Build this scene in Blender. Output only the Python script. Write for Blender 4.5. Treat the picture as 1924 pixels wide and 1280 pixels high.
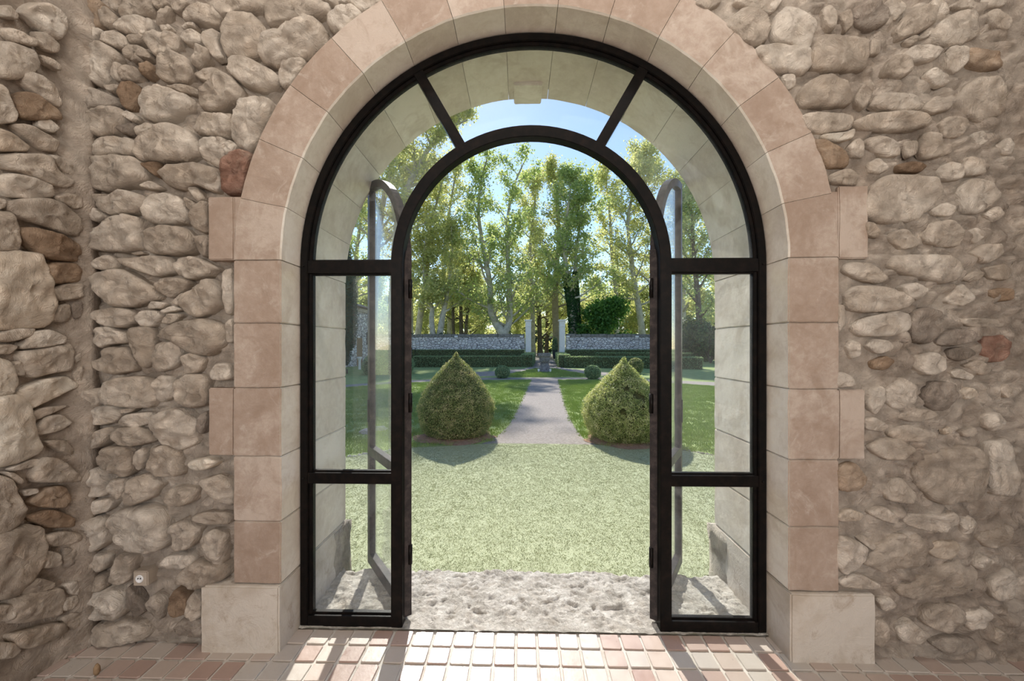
import bpy, bmesh, math, random
import numpy as np
from mathutils import Vector, noise, Matrix

for o in list(bpy.data.objects):
    bpy.data.objects.remove(o)
SC = bpy.context.scene
COL = SC.collection
R = math.radians

# ------------------------------------------------------------------ camera
EYE = Vector((-0.05, -1.805, 1.45))
YAW = 0.022
FPX = 716.0
cam_d = bpy.data.cameras.new('camera')
cam_d.sensor_width = 36.0
cam_d.lens = FPX / 1924.0 * 36.0
cam_d.shift_y = 10.0 / 1924.0
cam_d.clip_start = 0.05
cam_d.clip_end = 600
cam = bpy.data.objects.new('camera', cam_d)
COL.objects.link(cam)
cam.location = EYE
cam.rotation_euler = (math.pi / 2, 0, YAW)
SC.camera = cam

# ------------------------------------------------------------------ sky, sun, exposure
SUN_AZ = -8.5      # degrees from the garden axis (+Y), negative is towards -X
SUN_EL = 39.0
sun_vec = Vector((math.sin(R(SUN_AZ)) * math.cos(R(SUN_EL)), math.cos(R(SUN_AZ)) * math.cos(R(SUN_EL)), math.sin(R(SUN_EL))))
world = bpy.data.worlds.new('world')
SC.world = world
world.use_nodes = True
wn = world.node_tree.nodes
sky = wn.new('ShaderNodeTexSky')
sky.sky_type = 'NISHITA'
sky.sun_disc = False
sky.sun_elevation = R(SUN_EL)
sky.sun_rotation = R(SUN_AZ)
sky.air_density = 1.0
sky.dust_density = 0.1
sky.ozone_density = 2.0
world.node_tree.links.new(sky.outputs[0], wn['Background'].inputs[0])
wn['Background'].inputs[1].default_value = 0.21
sun_d = bpy.data.lights.new('sun', 'SUN')
sun_d.energy = 7.2
sun_d.angle = R(0.55)
sun_d.color = (1.0, 0.955, 0.88)
sun = bpy.data.objects.new('sun', sun_d)
COL.objects.link(sun)
sun.rotation_euler = sun_vec.to_track_quat('Z', 'Y').to_euler()
sun.location = (-10, 40, 40)

def area_light(name, loc, target, sx, sy, power, col):
    d = bpy.data.lights.new(name, 'AREA')
    d.shape = 'RECTANGLE'
    d.size, d.size_y = sx, sy
    d.energy = power
    d.color = col
    o = bpy.data.objects.new(name, d)
    COL.objects.link(o)
    o.location = loc
    o.rotation_euler = (Vector(loc) - Vector(target)).to_track_quat('Z', 'Y').to_euler()
    return o
# added fill lights out of view: two at the rear openings, a wash overhead
area_light('rear_fill_light', (-1.15, -6.3, 2.35), (-0.6, 0, 1.6), 1.3, 2.4, 100, (1.0, 0.97, 0.94))
area_light('rear_fill_light', (1.25, -6.3, 2.35), (0.7, 0, 1.6), 1.3, 2.4, 100, (1.0, 0.97, 0.94))
area_light('ceiling_wash_fill', (0.0, -0.95, 4.1), (0, -0.5, 0.0), 3.8, 0.25, 46, (1.0, 0.96, 0.91))

SC.cycles.use_light_tree = False
SC.cycles.max_bounces = 5
SC.cycles.diffuse_bounces = 3
SC.cycles.use_adaptive_sampling = True
SC.cycles.adaptive_threshold = 0.08
SC.cycles.glossy_bounces = 3
SC.cycles.transmission_bounces = 4
SC.cycles.transparent_max_bounces = 12
vs = SC.view_settings
vs.view_transform = 'Standard'
vs.look = 'None'
vs.gamma = 1.0
vs.use_curve_mapping = False
vs.exposure = 0.0

# ------------------------------------------------------------------ helpers
FWD = Vector((-math.sin(YAW), math.cos(YAW), 0))
RGT = Vector((math.cos(YAW), math.sin(YAW), 0))
def ray(u, v):
    return FWD + RGT * ((u - 962.0) / FPX) + Vector((0, 0, (650.0 - v) / FPX))
def P(u, v, d):                    # point seen at (u, v), d metres ahead of the camera
    return EYE + ray(u, v) * d
def G(u, v, z=-0.05):              # point of the ground
    r = ray(u, v)
    return EYE + r * ((z - EYE.z) / r.z)
def on_y(u, v, y):
    r = ray(u, v)
    return EYE + r * ((y - EYE.y) / r.y)
def on_x(u, v, x):
    r = ray(u, v)
    return EYE + r * ((x - EYE.x) / r.x)
def ground_at(u, d, z=-0.05):
    p = P(u, 650, d)
    return Vector((p.x, p.y, z))

def tag(o, label=None, cat=None, group=None, kind=None):
    if label: o['label'] = label
    if cat: o['category'] = cat
    if group: o['group'] = group
    if kind: o['kind'] = kind
    return o
def empty(name, loc=(0, 0, 0), rz=0.0, parent=None):
    o = bpy.data.objects.new(name, None)
    o.empty_display_size = 0.1
    COL.objects.link(o)
    o.location = loc
    o.rotation_euler = (0, 0, rz)
    if parent: o.parent = parent
    return o
def link(name, me, mat=None, parent=None, loc=None, smooth=False):
    o = bpy.data.objects.new(name, me)
    COL.objects.link(o)
    if mat is not None and not me.materials:
        for m in (mat if isinstance(mat, (list, tuple)) else [mat]):
            me.materials.append(m)
    if parent: o.parent = parent
    if loc is not None: o.location = loc
    if smooth:
        me.polygons.foreach_set('use_smooth', np.ones(len(me.polygons), dtype=bool))
    return o
def mesh_of(name, verts, faces):
    me = bpy.data.meshes.new(name)
    me.from_pydata([tuple(v) for v in verts], [], faces)
    me.update()
    return me
def bm_mesh(name, bm, recalc=True):
    if recalc: bmesh.ops.recalc_face_normals(bm, faces=bm.faces)
    me = bpy.data.meshes.new(name)
    bm.to_mesh(me)
    bm.free()
    return me
def add_box(bm, lo, hi, mat=0):
    x0, y0, z0 = lo; x1, y1, z1 = hi
    v = [bm.verts.new(c) for c in ((x0,y0,z0),(x1,y0,z0),(x1,y1,z0),(x0,y1,z0),(x0,y0,z1),(x1,y0,z1),(x1,y1,z1),(x0,y1,z1))]
    for f in ((0,3,2,1),(4,5,6,7),(0,1,5,4),(1,2,6,5),(2,3,7,6),(3,0,4,7)):
        bm.faces.new([v[i] for i in f]).material_index = mat
    return v
def box(name, lo, hi, mat, parent=None, bev=0.0, seg=2):
    bm = bmesh.new()
    add_box(bm, lo, hi)
    if bev:
        bmesh.ops.bevel(bm, geom=bm.edges[:], offset=bev, segments=seg, affect='EDGES', profile=0.6)
    return link(name, bm_mesh(name, bm), mat, parent)
def lathe(name, prof, mat, parent=None, n=24, loc=(0,0,0), smooth=True, rot=0.0):
    vs_, fs = [], []
    for r, z in prof:
        for i in range(n):
            a = 2 * math.pi * i / n + rot
            vs_.append((r * math.cos(a), r * math.sin(a), z))
    m = len(prof)
    for j in range(m - 1):
        for i in range(n):
            k = (i + 1) % n
            fs.append((j*n+i, j*n+k, (j+1)*n+k, (j+1)*n+i))
    fs.append(tuple(range(n))[::-1])
    fs.append(tuple((m-1)*n+i for i in range(n)))
    return link(name, mesh_of(name, vs_, fs), mat, parent, loc, smooth)
def tubes_mesh(name, tubes, n=7):
    """tubes: list of (points, radii)"""
    V, F = [], []
    for pts, rad in tubes:
        base = len(V)
        m = len(pts)
        for i, p in enumerate(pts):
            a = pts[max(i-1, 0)]; b = pts[min(i+1, m-1)]
            t = (Vector(b) - Vector(a)).normalized()
            ref = Vector((1, 0, 0)) if abs(t.x) < 0.8 else Vector((0, 1, 0))
            s = t.cross(ref).normalized(); q = t.cross(s)
            for k in range(n):
                an = 2 * math.pi * k / n
                V.append(Vector(p) + (s * math.cos(an) + q * math.sin(an)) * rad[i])
        for i in range(m - 1):
            for k in range(n):
                l = (k + 1) % n
                F.append((base+i*n+k, base+i*n+l, base+(i+1)*n+l, base+(i+1)*n+k))
        F.append(tuple(base + k for k in range(n))[::-1])
        F.append(tuple(base + (m-1)*n + k for k in range(n)))
    return mesh_of(name, V, F)
def leaf_mesh(name, pos, nrm, size, rng, aspect=0.62, tint=None):
    """one folded-flat rhombic leaf per point"""
    N = len(pos)
    r = rng.normal(size=(N, 3))
    t = np.cross(nrm, r); t /= np.linalg.norm(t, axis=1, keepdims=True) + 1e-9
    b = np.cross(nrm, t); b /= np.linalg.norm(b, axis=1, keepdims=True) + 1e-9
    s = size[:, None]
    V = np.empty((N, 4, 3))
    V[:, 0] = pos - t * s * 0.5
    V[:, 1] = pos + b * s * 0.5 * aspect + t * s * 0.08
    V[:, 2] = pos + t * s * 0.5
    V[:, 3] = pos - b * s * 0.5 * aspect + t * s * 0.08
    me = bpy.data.meshes.new(name)
    me.vertices.add(N * 4)
    me.vertices.foreach_set('co', V.reshape(-1).astype(np.float32))
    me.loops.add(N * 4)
    me.loops.foreach_set('vertex_index', np.arange(N * 4, dtype=np.int32))
    me.polygons.add(N)
    me.polygons.foreach_set('loop_start', np.arange(0, N * 4, 4, dtype=np.int32))
    me.polygons.foreach_set('loop_total', np.full(N, 4, dtype=np.int32))
    at = me.attributes.new('tint', 'FLOAT', 'FACE')
    at.data.foreach_set('value', (rng.random(N) if tint is None else tint).astype(np.float32))
    me.update()
    me.validate()
    return me

# ------------------------------------------------------------------ materials
def new_mat(name):
    m = bpy.data.materials.new(name)
    m.use_nodes = True
    nt = m.node_tree
    return m, nt, nt.nodes['Principled BSDF']
def nd(nt, t, **kw):
    n = nt.nodes.new(t)
    for k, v in kw.items():
        if k.startswith('_'):
            n.inputs[k[1:].replace('_', ' ')].default_value = v
        else:
            setattr(n, k, v)
    return n
def ramp(nt, fac, stops):
    r = nt.nodes.new('ShaderNodeValToRGB')
    e = r.color_ramp.elements
    while len(e) < len(stops): e.new(0.5)
    for i, (p, c) in enumerate(stops):
        e[i].position = p
        e[i].color = (c[0], c[1], c[2], 1)
    nt.links.new(fac, r.inputs[0])
    return r.outputs[0]
def mixc(nt, fac, a, b, mode='MIX'):
    m = nt.nodes.new('ShaderNodeMix')
    m.data_type = 'RGBA'; m.blend_type = mode
    for s, v in ((0, fac), (6, a), (7, b)):
        if hasattr(v, 'is_output'): nt.links.new(v, m.inputs[s])
        elif s == 0: m.inputs[0].default_value = v
        else: m.inputs[s].default_value = (v[0], v[1], v[2], 1)
    return m.outputs[2]
def coords(nt, kind='Object', scale=None):
    tc = nt.nodes.new('ShaderNodeTexCoord')
    if scale is None: return tc.outputs[kind]
    mp = nt.nodes.new('ShaderNodeMapping')
    mp.inputs['Scale'].default_value = scale
    nt.links.new(tc.outputs[kind], mp.inputs[0])
    return mp.outputs[0]
def world_pos(nt):
    return nt.nodes.new('ShaderNodeNewGeometry').outputs['Position']
def noise_tex(nt, co, scale, detail=6, rough=0.6, dist=0.0):
    n = nt.nodes.new('ShaderNodeTexNoise')
    n.inputs['Scale'].default_value = scale
    n.inputs['Detail'].default_value = detail
    n.inputs['Roughness'].default_value = rough
    n.inputs['Distortion'].default_value = dist
    nt.links.new(co, n.inputs['Vector'])
    return n.outputs[0]
def math_n(nt, op, a, b=0.0):
    n = nt.nodes.new('ShaderNodeMath'); n.operation = op
    for i, v in enumerate((a, b)):
        if hasattr(v, 'is_output'): nt.links.new(v, n.inputs[i])
        else: n.inputs[i].default_value = v
    return n.outputs[0]
def bump(nt, bsdf, h, strength, dist):
    b = nt.nodes.new('ShaderNodeBump')
    b.inputs['Strength'].default_value = strength
    b.inputs['Distance'].default_value = dist
    nt.links.new(h, b.inputs['Height'])
    nt.links.new(b.outputs[0], bsdf.inputs['Normal'])

def stone_mat(name, c0, c1, c2, stain=(0.30, 0.24, 0.19), stain_amt=0.5, bstr=1.0, bdist=0.022, scale=1.0):
    m, nt, b = new_mat(name)
    co = world_pos(nt)
    oi = nt.nodes.new('ShaderNodeObjectInfo')
    big = noise_tex(nt, co, 3.0 * scale, 5, 0.6, 0.6)
    fine = noise_tex(nt, co, 26 * scale, 5, 0.72, 0.3)
    f = math_n(nt, 'ADD', math_n(nt, 'MULTIPLY', big, 0.62), math_n(nt, 'MULTIPLY', fine, 0.38))
    f = math_n(nt, 'ADD', f, math_n(nt, 'MULTIPLY', math_n(nt, 'SUBTRACT', oi.outputs['Random'], 0.5), 0.22))
    col = ramp(nt, f, [(0.36, c0), (0.5, c1), (0.62, c2)])
    och = ramp(nt, noise_tex(nt, co, 5.5 * scale, 4, 0.65, 0.9), [(0.50, (0, 0, 0)), (0.66, (1, 1, 1))])
    col = mixc(nt, math_n(nt, 'MULTIPLY', och, 0.55), col, tuple(0.72 * a * b for a, b in zip(c1, (1.04, 0.97, 0.90))))
    st = noise_tex(nt, co, 7.5 * scale, 6, 0.75, 1.2)
    sf = math_n(nt, 'MULTIPLY', ramp(nt, st, [(0.56, (0, 0, 0)), (0.70, (1, 1, 1))]), stain_amt)
    col = mixc(nt, sf, col, stain)
    nt.links.new(col, b.inputs['Base Color'])
    b.inputs['Roughness'].default_value = 0.92
    b.inputs['Specular IOR Level'].default_value = 0.15
    vor = nt.nodes.new('ShaderNodeTexVoronoi'); vor.inputs['Scale'].default_value = 22 * scale
    nt.links.new(co, vor.inputs['Vector'])
    h = math_n(nt, 'ADD', math_n(nt, 'MULTIPLY', noise_tex(nt, co, 12 * scale, 7, 0.76, 0.8), 1.6), math_n(nt, 'MULTIPLY', vor.outputs['Distance'], 0.2))
    bump(nt, b, h, bstr, bdist)
    return m

M = {}
M['rubble'] = stone_mat('rubble limestone', (0.43, 0.355, 0.285), (0.61, 0.52, 0.43), (0.74, 0.655, 0.56))
M['rubble_pale'] = stone_mat('pale rubble limestone', (0.60, 0.49, 0.385), (0.74, 0.63, 0.51), (0.80, 0.72, 0.61), stain_amt=0.25)
M['rubble_brown'] = stone_mat('brown rubble stone', (0.24, 0.16, 0.105), (0.38, 0.27, 0.185), (0.52, 0.40, 0.30), stain_amt=0.4)
M['rubble_red'] = stone_mat('reddish rubble stone', (0.22, 0.11, 0.075), (0.37, 0.22, 0.165), (0.50, 0.37, 0.29), stain_amt=0.5)
M['rubble_grey'] = stone_mat('grey rubble stone', (0.23, 0.19, 0.155), (0.36, 0.30, 0.25), (0.50, 0.43, 0.36), stain_amt=0.6)
M['mortar'] = stone_mat('lime mortar', (0.34, 0.275, 0.22), (0.48, 0.40, 0.33), (0.61, 0.525, 0.44), stain_amt=0.45, bstr=1.0, bdist=0.025)
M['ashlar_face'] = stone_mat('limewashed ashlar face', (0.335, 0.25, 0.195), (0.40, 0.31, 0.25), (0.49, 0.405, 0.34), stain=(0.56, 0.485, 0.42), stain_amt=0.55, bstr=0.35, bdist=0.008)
M['ashlar'] = stone_mat('cut limestone', (0.60, 0.535, 0.46), (0.69, 0.63, 0.55), (0.75, 0.70, 0.625), stain=(0.47, 0.39, 0.31), stain_amt=0.35, bstr=0.3, bdist=0.006)
M['ashlar_base'] = stone_mat('base block limestone', (0.43, 0.355, 0.28), (0.52, 0.455, 0.38), (0.58, 0.525, 0.46), stain=(0.33, 0.245, 0.175), stain_amt=0.7, bstr=0.5, bdist=0.01, scale=0.7)
M['weathered'] = stone_mat('weathered grey limestone', (0.20, 0.175, 0.145), (0.36, 0.32, 0.27), (0.56, 0.50, 0.42), stain_amt=0.6, bstr=1.0, bdist=0.02)
M['sill'] = stone_mat('rough threshold limestone', (0.38, 0.35, 0.305), (0.62, 0.58, 0.52), (0.76, 0.73, 0.67), stain=(0.20, 0.18, 0.15), stain_amt=0.7, bstr=1.0, bdist=0.012, scale=2.8)
M['pale_rock'] = stone_mat('pale garden rock', (0.45, 0.42, 0.38), (0.62, 0.59, 0.54), (0.75, 0.72, 0.68), stain_amt=0.3)

def tile_mat():
    m, nt, b = new_mat('terracotta tile')
    oi = nt.nodes.new('ShaderNodeObjectInfo')
    col = ramp(nt, oi.outputs['Random'], [(0.0, (0.33, 0.215, 0.18)), (0.35, (0.42, 0.32, 0.275)), (0.62, (0.46, 0.395, 0.345)), (1.0, (0.46, 0.43, 0.39))])
    co = world_pos(nt)
    n = noise_tex(nt, co, 40, 6, 0.7)
    col = mixc(nt, math_n(nt, 'MULTIPLY', n, 0.45), col, (0.36, 0.28, 0.23))
    nt.links.new(col, b.inputs['Base Color'])
    b.inputs['Roughness'].default_value = 0.38
    b.inputs['Specular IOR Level'].default_value = 0.5
    rr = ramp(nt, noise_tex(nt, co, 18, 4), [(0.3, (0.26, 0.26, 0.26)), (0.7, (0.50, 0.50, 0.50))])
    nt.links.new(rr, b.inputs['Roughness'])
    bump(nt, b, noise_tex(nt, co, 30, 6, 0.6), 0.25, 0.004)
    return m
M['tile'] = tile_mat()
M['grout'] = stone_mat('tile grout', (0.40, 0.365, 0.325), (0.48, 0.445, 0.40), (0.54, 0.505, 0.46), stain_amt=0.3, bstr=0.4, bdist=0.004)

def iron_mat(name, base, rust, gloss):
    m, nt, b = new_mat(name)
    co = world_pos(nt)
    n = noise_tex(nt, co, 22, 8, 0.7)
    col = mixc(nt, ramp(nt, n, [(0.45, (0, 0, 0)), (0.68, (1, 1, 1))]), base, rust)
    sp = noise_tex(nt, co, 120, 4, 0.8)
    col = mixc(nt, ramp(nt, sp, [(0.72, (0, 0, 0)), (0.78, (0.5, 0.5, 0.5))]), col, (0.25, 0.20, 0.16))
    nt.links.new(col, b.inputs['Base Color'])
    b.inputs['Metallic'].default_value = 0.0
    b.inputs['Roughness'].default_value = gloss
    b.inputs['Specular IOR Level'].default_value = 0.12
    bump(nt, b, n, 0.25, 0.003)
    return m
M['iron'] = iron_mat('dark wrought steel', (0.004, 0.0035, 0.0033), (0.012, 0.008, 0.0065), 0.40)
M['iron_leaf'] = iron_mat('weathered steel of the leaves', (0.032, 0.028, 0.028), (0.08, 0.064, 0.06), 0.42)
M['iron_dark'] = iron_mat('black garden iron', (0.02, 0.022, 0.024), (0.04, 0.04, 0.045), 0.5)

def glass_mat():
    m = bpy.data.materials.new('window glass')
    m.use_nodes = True
    nt = m.node_tree; nt.nodes.clear()
    out = nd(nt, 'ShaderNodeOutputMaterial')
    tr = nd(nt, 'ShaderNodeBsdfTransparent'); tr.inputs[0].default_value = (0.985, 0.992, 0.987, 1)
    gl = nd(nt, 'ShaderNodeBsdfGlossy'); gl.inputs['Roughness'].default_value = 0.0
    gl.inputs['Color'].default_value = (1, 1, 1, 1)
    lw = nd(nt, 'ShaderNodeLayerWeight'); lw.inputs[0].default_value = 0.5
    p5 = math_n(nt, 'POWER', lw.outputs['Facing'], 4.0)
    fr = math_n(nt, 'ADD', math_n(nt, 'MULTIPLY', p5, 0.75), 0.014)
    mx = nd(nt, 'ShaderNodeMixShader')
    nt.links.new(fr, mx.inputs[0]); nt.links.new(tr.outputs[0], mx.inputs[1]); nt.links.new(gl.outputs[0], mx.inputs[2])
    # film of dust on the pane
    df = nd(nt, 'ShaderNodeBsdfTranslucent'); df.inputs[0].default_value = (0.85, 0.87, 0.88, 1)
    d2 = nd(nt, 'ShaderNodeBsdfDiffuse'); d2.inputs[0].default_value = (0.8, 0.82, 0.82, 1)
    dm = nd(nt, 'ShaderNodeMixShader'); dm.inputs[0].default_value = 0.35
    nt.links.new(df.outputs[0], dm.inputs[1]); nt.links.new(d2.outputs[0], dm.inputs[2])
    co = world_pos(nt)
    n = noise_tex(nt, co, 5, 8, 0.75, 0.8)
    amt = ramp(nt, n, [(0.35, (0.010, 0.010, 0.010)), (0.75, (0.034, 0.034, 0.034))])
    m2 = nd(nt, 'ShaderNodeMixShader')
    nt.links.new(amt, m2.inputs[0]); nt.links.new(mx.outputs[0], m2.inputs[1]); nt.links.new(dm.outputs[0], m2.inputs[2])
    nt.links.new(m2.outputs[0], out.inputs[0])
    return m
M['glass'] = glass_mat()

def leafy(name, stops, trans=0.45, tcol=None, rough=0.5):
    m = bpy.data.materials.new(name)
    m.use_nodes = True
    nt = m.node_tree; nt.nodes.clear()
    out = nd(nt, 'ShaderNodeOutputMaterial')
    at = nd(nt, 'ShaderNodeAttribute', attribute_name='tint')
    col = ramp(nt, at.outputs['Fac'], stops)
    pb = nd(nt, 'ShaderNodeBsdfPrincipled'); pb.inputs['Roughness'].default_value = rough
    pb.inputs['Specular IOR Level'].default_value = 0.35
    nt.links.new(col, pb.inputs['Base Color'])
    tl = nd(nt, 'ShaderNodeBsdfTranslucent')
    tc = mixc(nt, 1.0, col, tcol or (1.2, 1.15, 0.72), 'MULTIPLY')
    nt.links.new(tc, tl.inputs[0])
    mx = nd(nt, 'ShaderNodeMixShader'); mx.inputs[0].default_value = trans
    nt.links.new(pb.outputs[0], mx.inputs[1]); nt.links.new(tl.outputs[0], mx.inputs[2])
    nt.links.new(mx.outputs[0], out.inputs[0])
    return m
M['plane_leaf'] = leafy('plane tree leaves', [(0.0, (0.33, 0.40, 0.20)), (0.45, (0.53, 0.57, 0.30)), (0.8, (0.69, 0.69, 0.42)), (1.0, (0.76, 0.71, 0.45))], 0.6)
M['plane_leaf_green'] = leafy('greener plane tree leaves', [(0.0, (0.23, 0.35, 0.17)), (0.5, (0.41, 0.51, 0.25)), (1.0, (0.64, 0.67, 0.38))], 0.6)
M['dark_leaf'] = leafy('dark evergreen leaves', [(0.0, (0.025, 0.065, 0.03)), (0.6, (0.05, 0.115, 0.045)), (1.0, (0.10, 0.18, 0.06))], 0.25)
M['shrub_leaf'] = leafy('fresh green shrub leaves', [(0.0, (0.06, 0.15, 0.04)), (0.6, (0.11, 0.25, 0.06)), (1.0, (0.22, 0.36, 0.09))], 0.45)
M['ivy'] = leafy('ivy leaves', [(0.0, (0.015, 0.05, 0.02)), (0.7, (0.035, 0.10, 0.035)), (1.0, (0.08, 0.17, 0.05))], 0.2)
M['cypress'] = leafy('cypress needles', [(0.0, (0.015, 0.045, 0.03)), (0.7, (0.035, 0.085, 0.05)), (1.0, (0.06, 0.13, 0.07))], 0.15)
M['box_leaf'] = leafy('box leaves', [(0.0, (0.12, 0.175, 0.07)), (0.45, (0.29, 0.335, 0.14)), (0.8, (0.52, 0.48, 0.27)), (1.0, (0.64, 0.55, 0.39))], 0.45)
M['box_leaf_light'] = leafy('box leaves in sunlit colour', [(0.0, (0.20, 0.27, 0.09)), (0.45, (0.45, 0.50, 0.21)), (0.8, (0.66, 0.66, 0.38)), (1.0, (0.77, 0.73, 0.52))], 0.45)  # lighter copy of the box leaf colours, sunshine put into the tint
M['hedge_leaf'] = leafy('clipped hedge leaves', [(0.0, (0.13, 0.22, 0.13)), (0.6, (0.28, 0.39, 0.22)), (1.0, (0.50, 0.55, 0.33))], 0.4)

def flat(name, col, rough=0.8, n_scale=None, col2=None, bstr=0.0, bdist=0.01, spec=0.2):
    m, nt, b = new_mat(name)
    b.inputs['Roughness'].default_value = rough
    b.inputs['Specular IOR Level'].default_value = spec
    b.inputs['Base Color'].default_value = (*col, 1)
    if n_scale:
        n = noise_tex(nt, world_pos(nt), n_scale, 8, 0.7, 0.3)
        nt.links.new(ramp(nt, n, [(0.33, col), (0.66, col2)]), b.inputs['Base Color'])
        if bstr: bump(nt, b, n, bstr, bdist)
    return m
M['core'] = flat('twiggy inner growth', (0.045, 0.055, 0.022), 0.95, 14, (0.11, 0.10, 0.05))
M['bark'] = flat('plane tree bark', (0.30, 0.28, 0.235), 0.9, 2.2, (0.56, 0.54, 0.47), 0.4, 0.03)
M['bark_dark'] = flat('dark tree bark', (0.075, 0.062, 0.05), 0.9, 3, (0.17, 0.145, 0.12), 0.4, 0.03)
M['bark_tan'] = flat('tan tree bark', (0.27, 0.22, 0.16), 0.9, 3, (0.40, 0.34, 0.26), 0.4, 0.03)
M['lawn'] = flat('lawn ground', (0.20, 0.27, 0.09), 0.95, 3.5, (0.34, 0.39, 0.16), 0.5, 0.02)
M['turf'] = flat('turf backing', (0.38, 0.405, 0.25), 0.95, 60, (0.45, 0.475, 0.31), 0.4, 0.01)
M['gravel'] = flat('fine gravel', (0.22, 0.19, 0.17), 0.95, 30, (0.38, 0.34, 0.305), 0.7, 0.015)
M['soil'] = flat('reddish soil', (0.25, 0.14, 0.09), 0.95, 18, (0.42, 0.28, 0.20), 0.8, 0.02)
M['white_paint'] = flat('white enamel', (0.80, 0.80, 0.80), 0.4)
M['plastic'] = flat('beige plastic plate', (0.40, 0.335, 0.27), 0.5, 20, (0.46, 0.39, 0.32))
M['plaster'] = flat('lime plaster', (0.60, 0.52, 0.43), 0.95, 5, (0.68, 0.60, 0.51), 0.3, 0.01)
M['planter'] = flat('dark grey planter', (0.06, 0.065, 0.07), 0.6)
M['pillar'] = flat('pale dressed limestone', (0.72, 0.69, 0.65), 0.9, 5, (0.82, 0.79, 0.75), 0.3, 0.01)
M['urn'] = flat('mossy carved stone', (0.11, 0.105, 0.11), 0.95, 10, (0.30, 0.28, 0.285), 0.8, 0.03)
M['coping'] = flat('dark mossy coping', (0.13, 0.125, 0.105), 0.95, 4, (0.30, 0.28, 0.26), 0.5, 0.03)
M['rooftile'] = flat('weathered clay roof tile', (0.30, 0.25, 0.21), 0.9, 6, (0.46, 0.40, 0.35))
M['wood'] = flat('worn wood', (0.22, 0.14, 0.08), 0.8, 40, (0.36, 0.25, 0.15))

def rubble_far():
    m, nt, b = new_mat('rubble of the garden walls')
    co = coords(nt, 'Object', (1.0, 1.0, 1.7))
    v = nt.nodes.new('ShaderNodeTexVoronoi'); v.inputs['Scale'].default_value = 2.6
    nt.links.new(co, v.inputs['Vector'])
    e = nt.nodes.new('ShaderNodeTexVoronoi'); e.feature = 'DISTANCE_TO_EDGE'; e.inputs['Scale'].default_value = 2.6
    nt.links.new(co, e.inputs['Vector'])
    col = ramp(nt, v.outputs['Color'], [(0.2, (0.55, 0.51, 0.51)), (0.6, (0.76, 0.72, 0.71)), (0.9, (0.86, 0.83, 0.81))])
    j = ramp(nt, e.outputs['Distance'], [(0.02, (1, 1, 1)), (0.09, (0, 0, 0))])
    col = mixc(nt, j, col, (0.17, 0.155, 0.15))
    nt.links.new(col, b.inputs['Base Color'])
    b.inputs['Roughness'].default_value = 0.95
    h = ramp(nt, e.outputs['Distance'], [(0.0, (0, 0, 0)), (0.2, (1, 1, 1))])
    bump(nt, b, h, 0.8, 0.06)
    return m
M['rubble_far'] = rubble_far()

# ================================================================== THE ROOM
XL, XR = -2.15, 2.32           # side walls
YR = -6.4                      # rear wall
ZC = 4.2                       # ceiling
WT = 0.66                      # thickness of the garden wall
SPR = 1.86                     # spring line of the arch
RI, RO = 1.19, 1.42            # intrados and extrados of the cut-stone arch

def fbm(p, oct=4):
    return noise.fractal(p, 1.0, 2.0, oct, noise_basis='PERLIN_ORIGINAL')

# ---- floor: grout bed, tiles laid one by one where they are seen, the rest joined
TP = 0.1027
fl_bm = bmesh.new()
add_box(fl_bm, (XL - 0.4, YR - 0.3, -0.12), (XR + 0.4, 0.14, -0.007))
floor = link('floor', bm_mesh('floor', fl_bm), M['grout'])
tag(floor, 'small square terracotta floor tiles laid in pale grout', kind='structure')
def tile_mesh(seed):
    rg = random.Random(seed)
    h = TP / 2 - 0.0058
    c = [(-h, -h), (h, -h), (h, h), (-h, h)]
    out = []
    for i, (x, y) in enumerate(c):           # clipped corners, slightly uneven
        k = 0.003 + rg.random() * 0.004
        sx, sy = (1 if x > 0 else -1), (1 if y > 0 else -1)
        a = (x - sx * k, y); b = (x, y - sy * k)
        out += [b, a] if i in (1, 3) else [a, b]
    out = [(x + rg.uniform(-.0012, .0012), y + rg.uniform(-.0012, .0012)) for x, y in out]
    out = sorted(out, key=lambda q: math.atan2(q[1], q[0]))
    n = len(out)
    V = [(x, y, -0.008) for x, y in out] + [(x, y, -0.0025) for x, y in out] + [(x * .955, y * .955, 0.0) for x, y in out]
    F = []
    for r_ in range(2):
        for i in range(n):
            j = (i + 1) % n
            F.append((r_*n+i, r_*n+j, (r_+1)*n+j, (r_+1)*n+i))
    F.append(tuple(2*n+i for i in range(n)))
    return V, F
tvars = [tile_mesh(s) for s in range(6)]
tile_mes = [mesh_of('tile', *t) for t in tvars]
for t in tile_mes: t.materials.append(M['tile'])
rg = random.Random(4)
far_V, far_F = [], []
ncol = int((XR - XL) / TP) + 1
def tile_x(c): return -0.02 + (c - ncol // 2) * TP
for row in range(64):
    y = 0.075 - row * TP
    for c in range(ncol + 2):
        x = tile_x(c) + rg.uniform(-.0008, .0008)
        if x < XL - 0.05 or x > XR + 0.05: continue
        if y > 0 and abs(x) > RI + 0.06: continue
        k = rg.randrange(6)
        rot = rg.choice((0, 1, 2, 3)) * math.pi / 2 + rg.uniform(-.012, .012)
        dz = rg.uniform(-.0012, .0010)
        q = (Vector((x, y, 0)) - EYE)
        inview = row < 4 and abs(q.dot(RGT)) < q.dot(FWD) * 962 / FPX + 0.06
        if inview:
            o = link('tile', tile_mes[k], None, floor, (x, y, dz))
            o.rotation_euler = (rg.uniform(-.006, .006), rg.uniform(-.006, .006), rot)
        else:
            b0 = len(far_V); ca, sa = math.cos(rot), math.sin(rot)
            far_V += [(x + a * ca - b * sa, y + a * sa + b * ca, z + dz) for a, b, z in tvars[k][0]]
            far_F += [tuple(b0 + i for i in f) for f in tvars[k][1]]
o = link('tile_field', mesh_of('tile_field', far_V, far_F), M['tile'], floor); o['kind'] = 'stuff'

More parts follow.
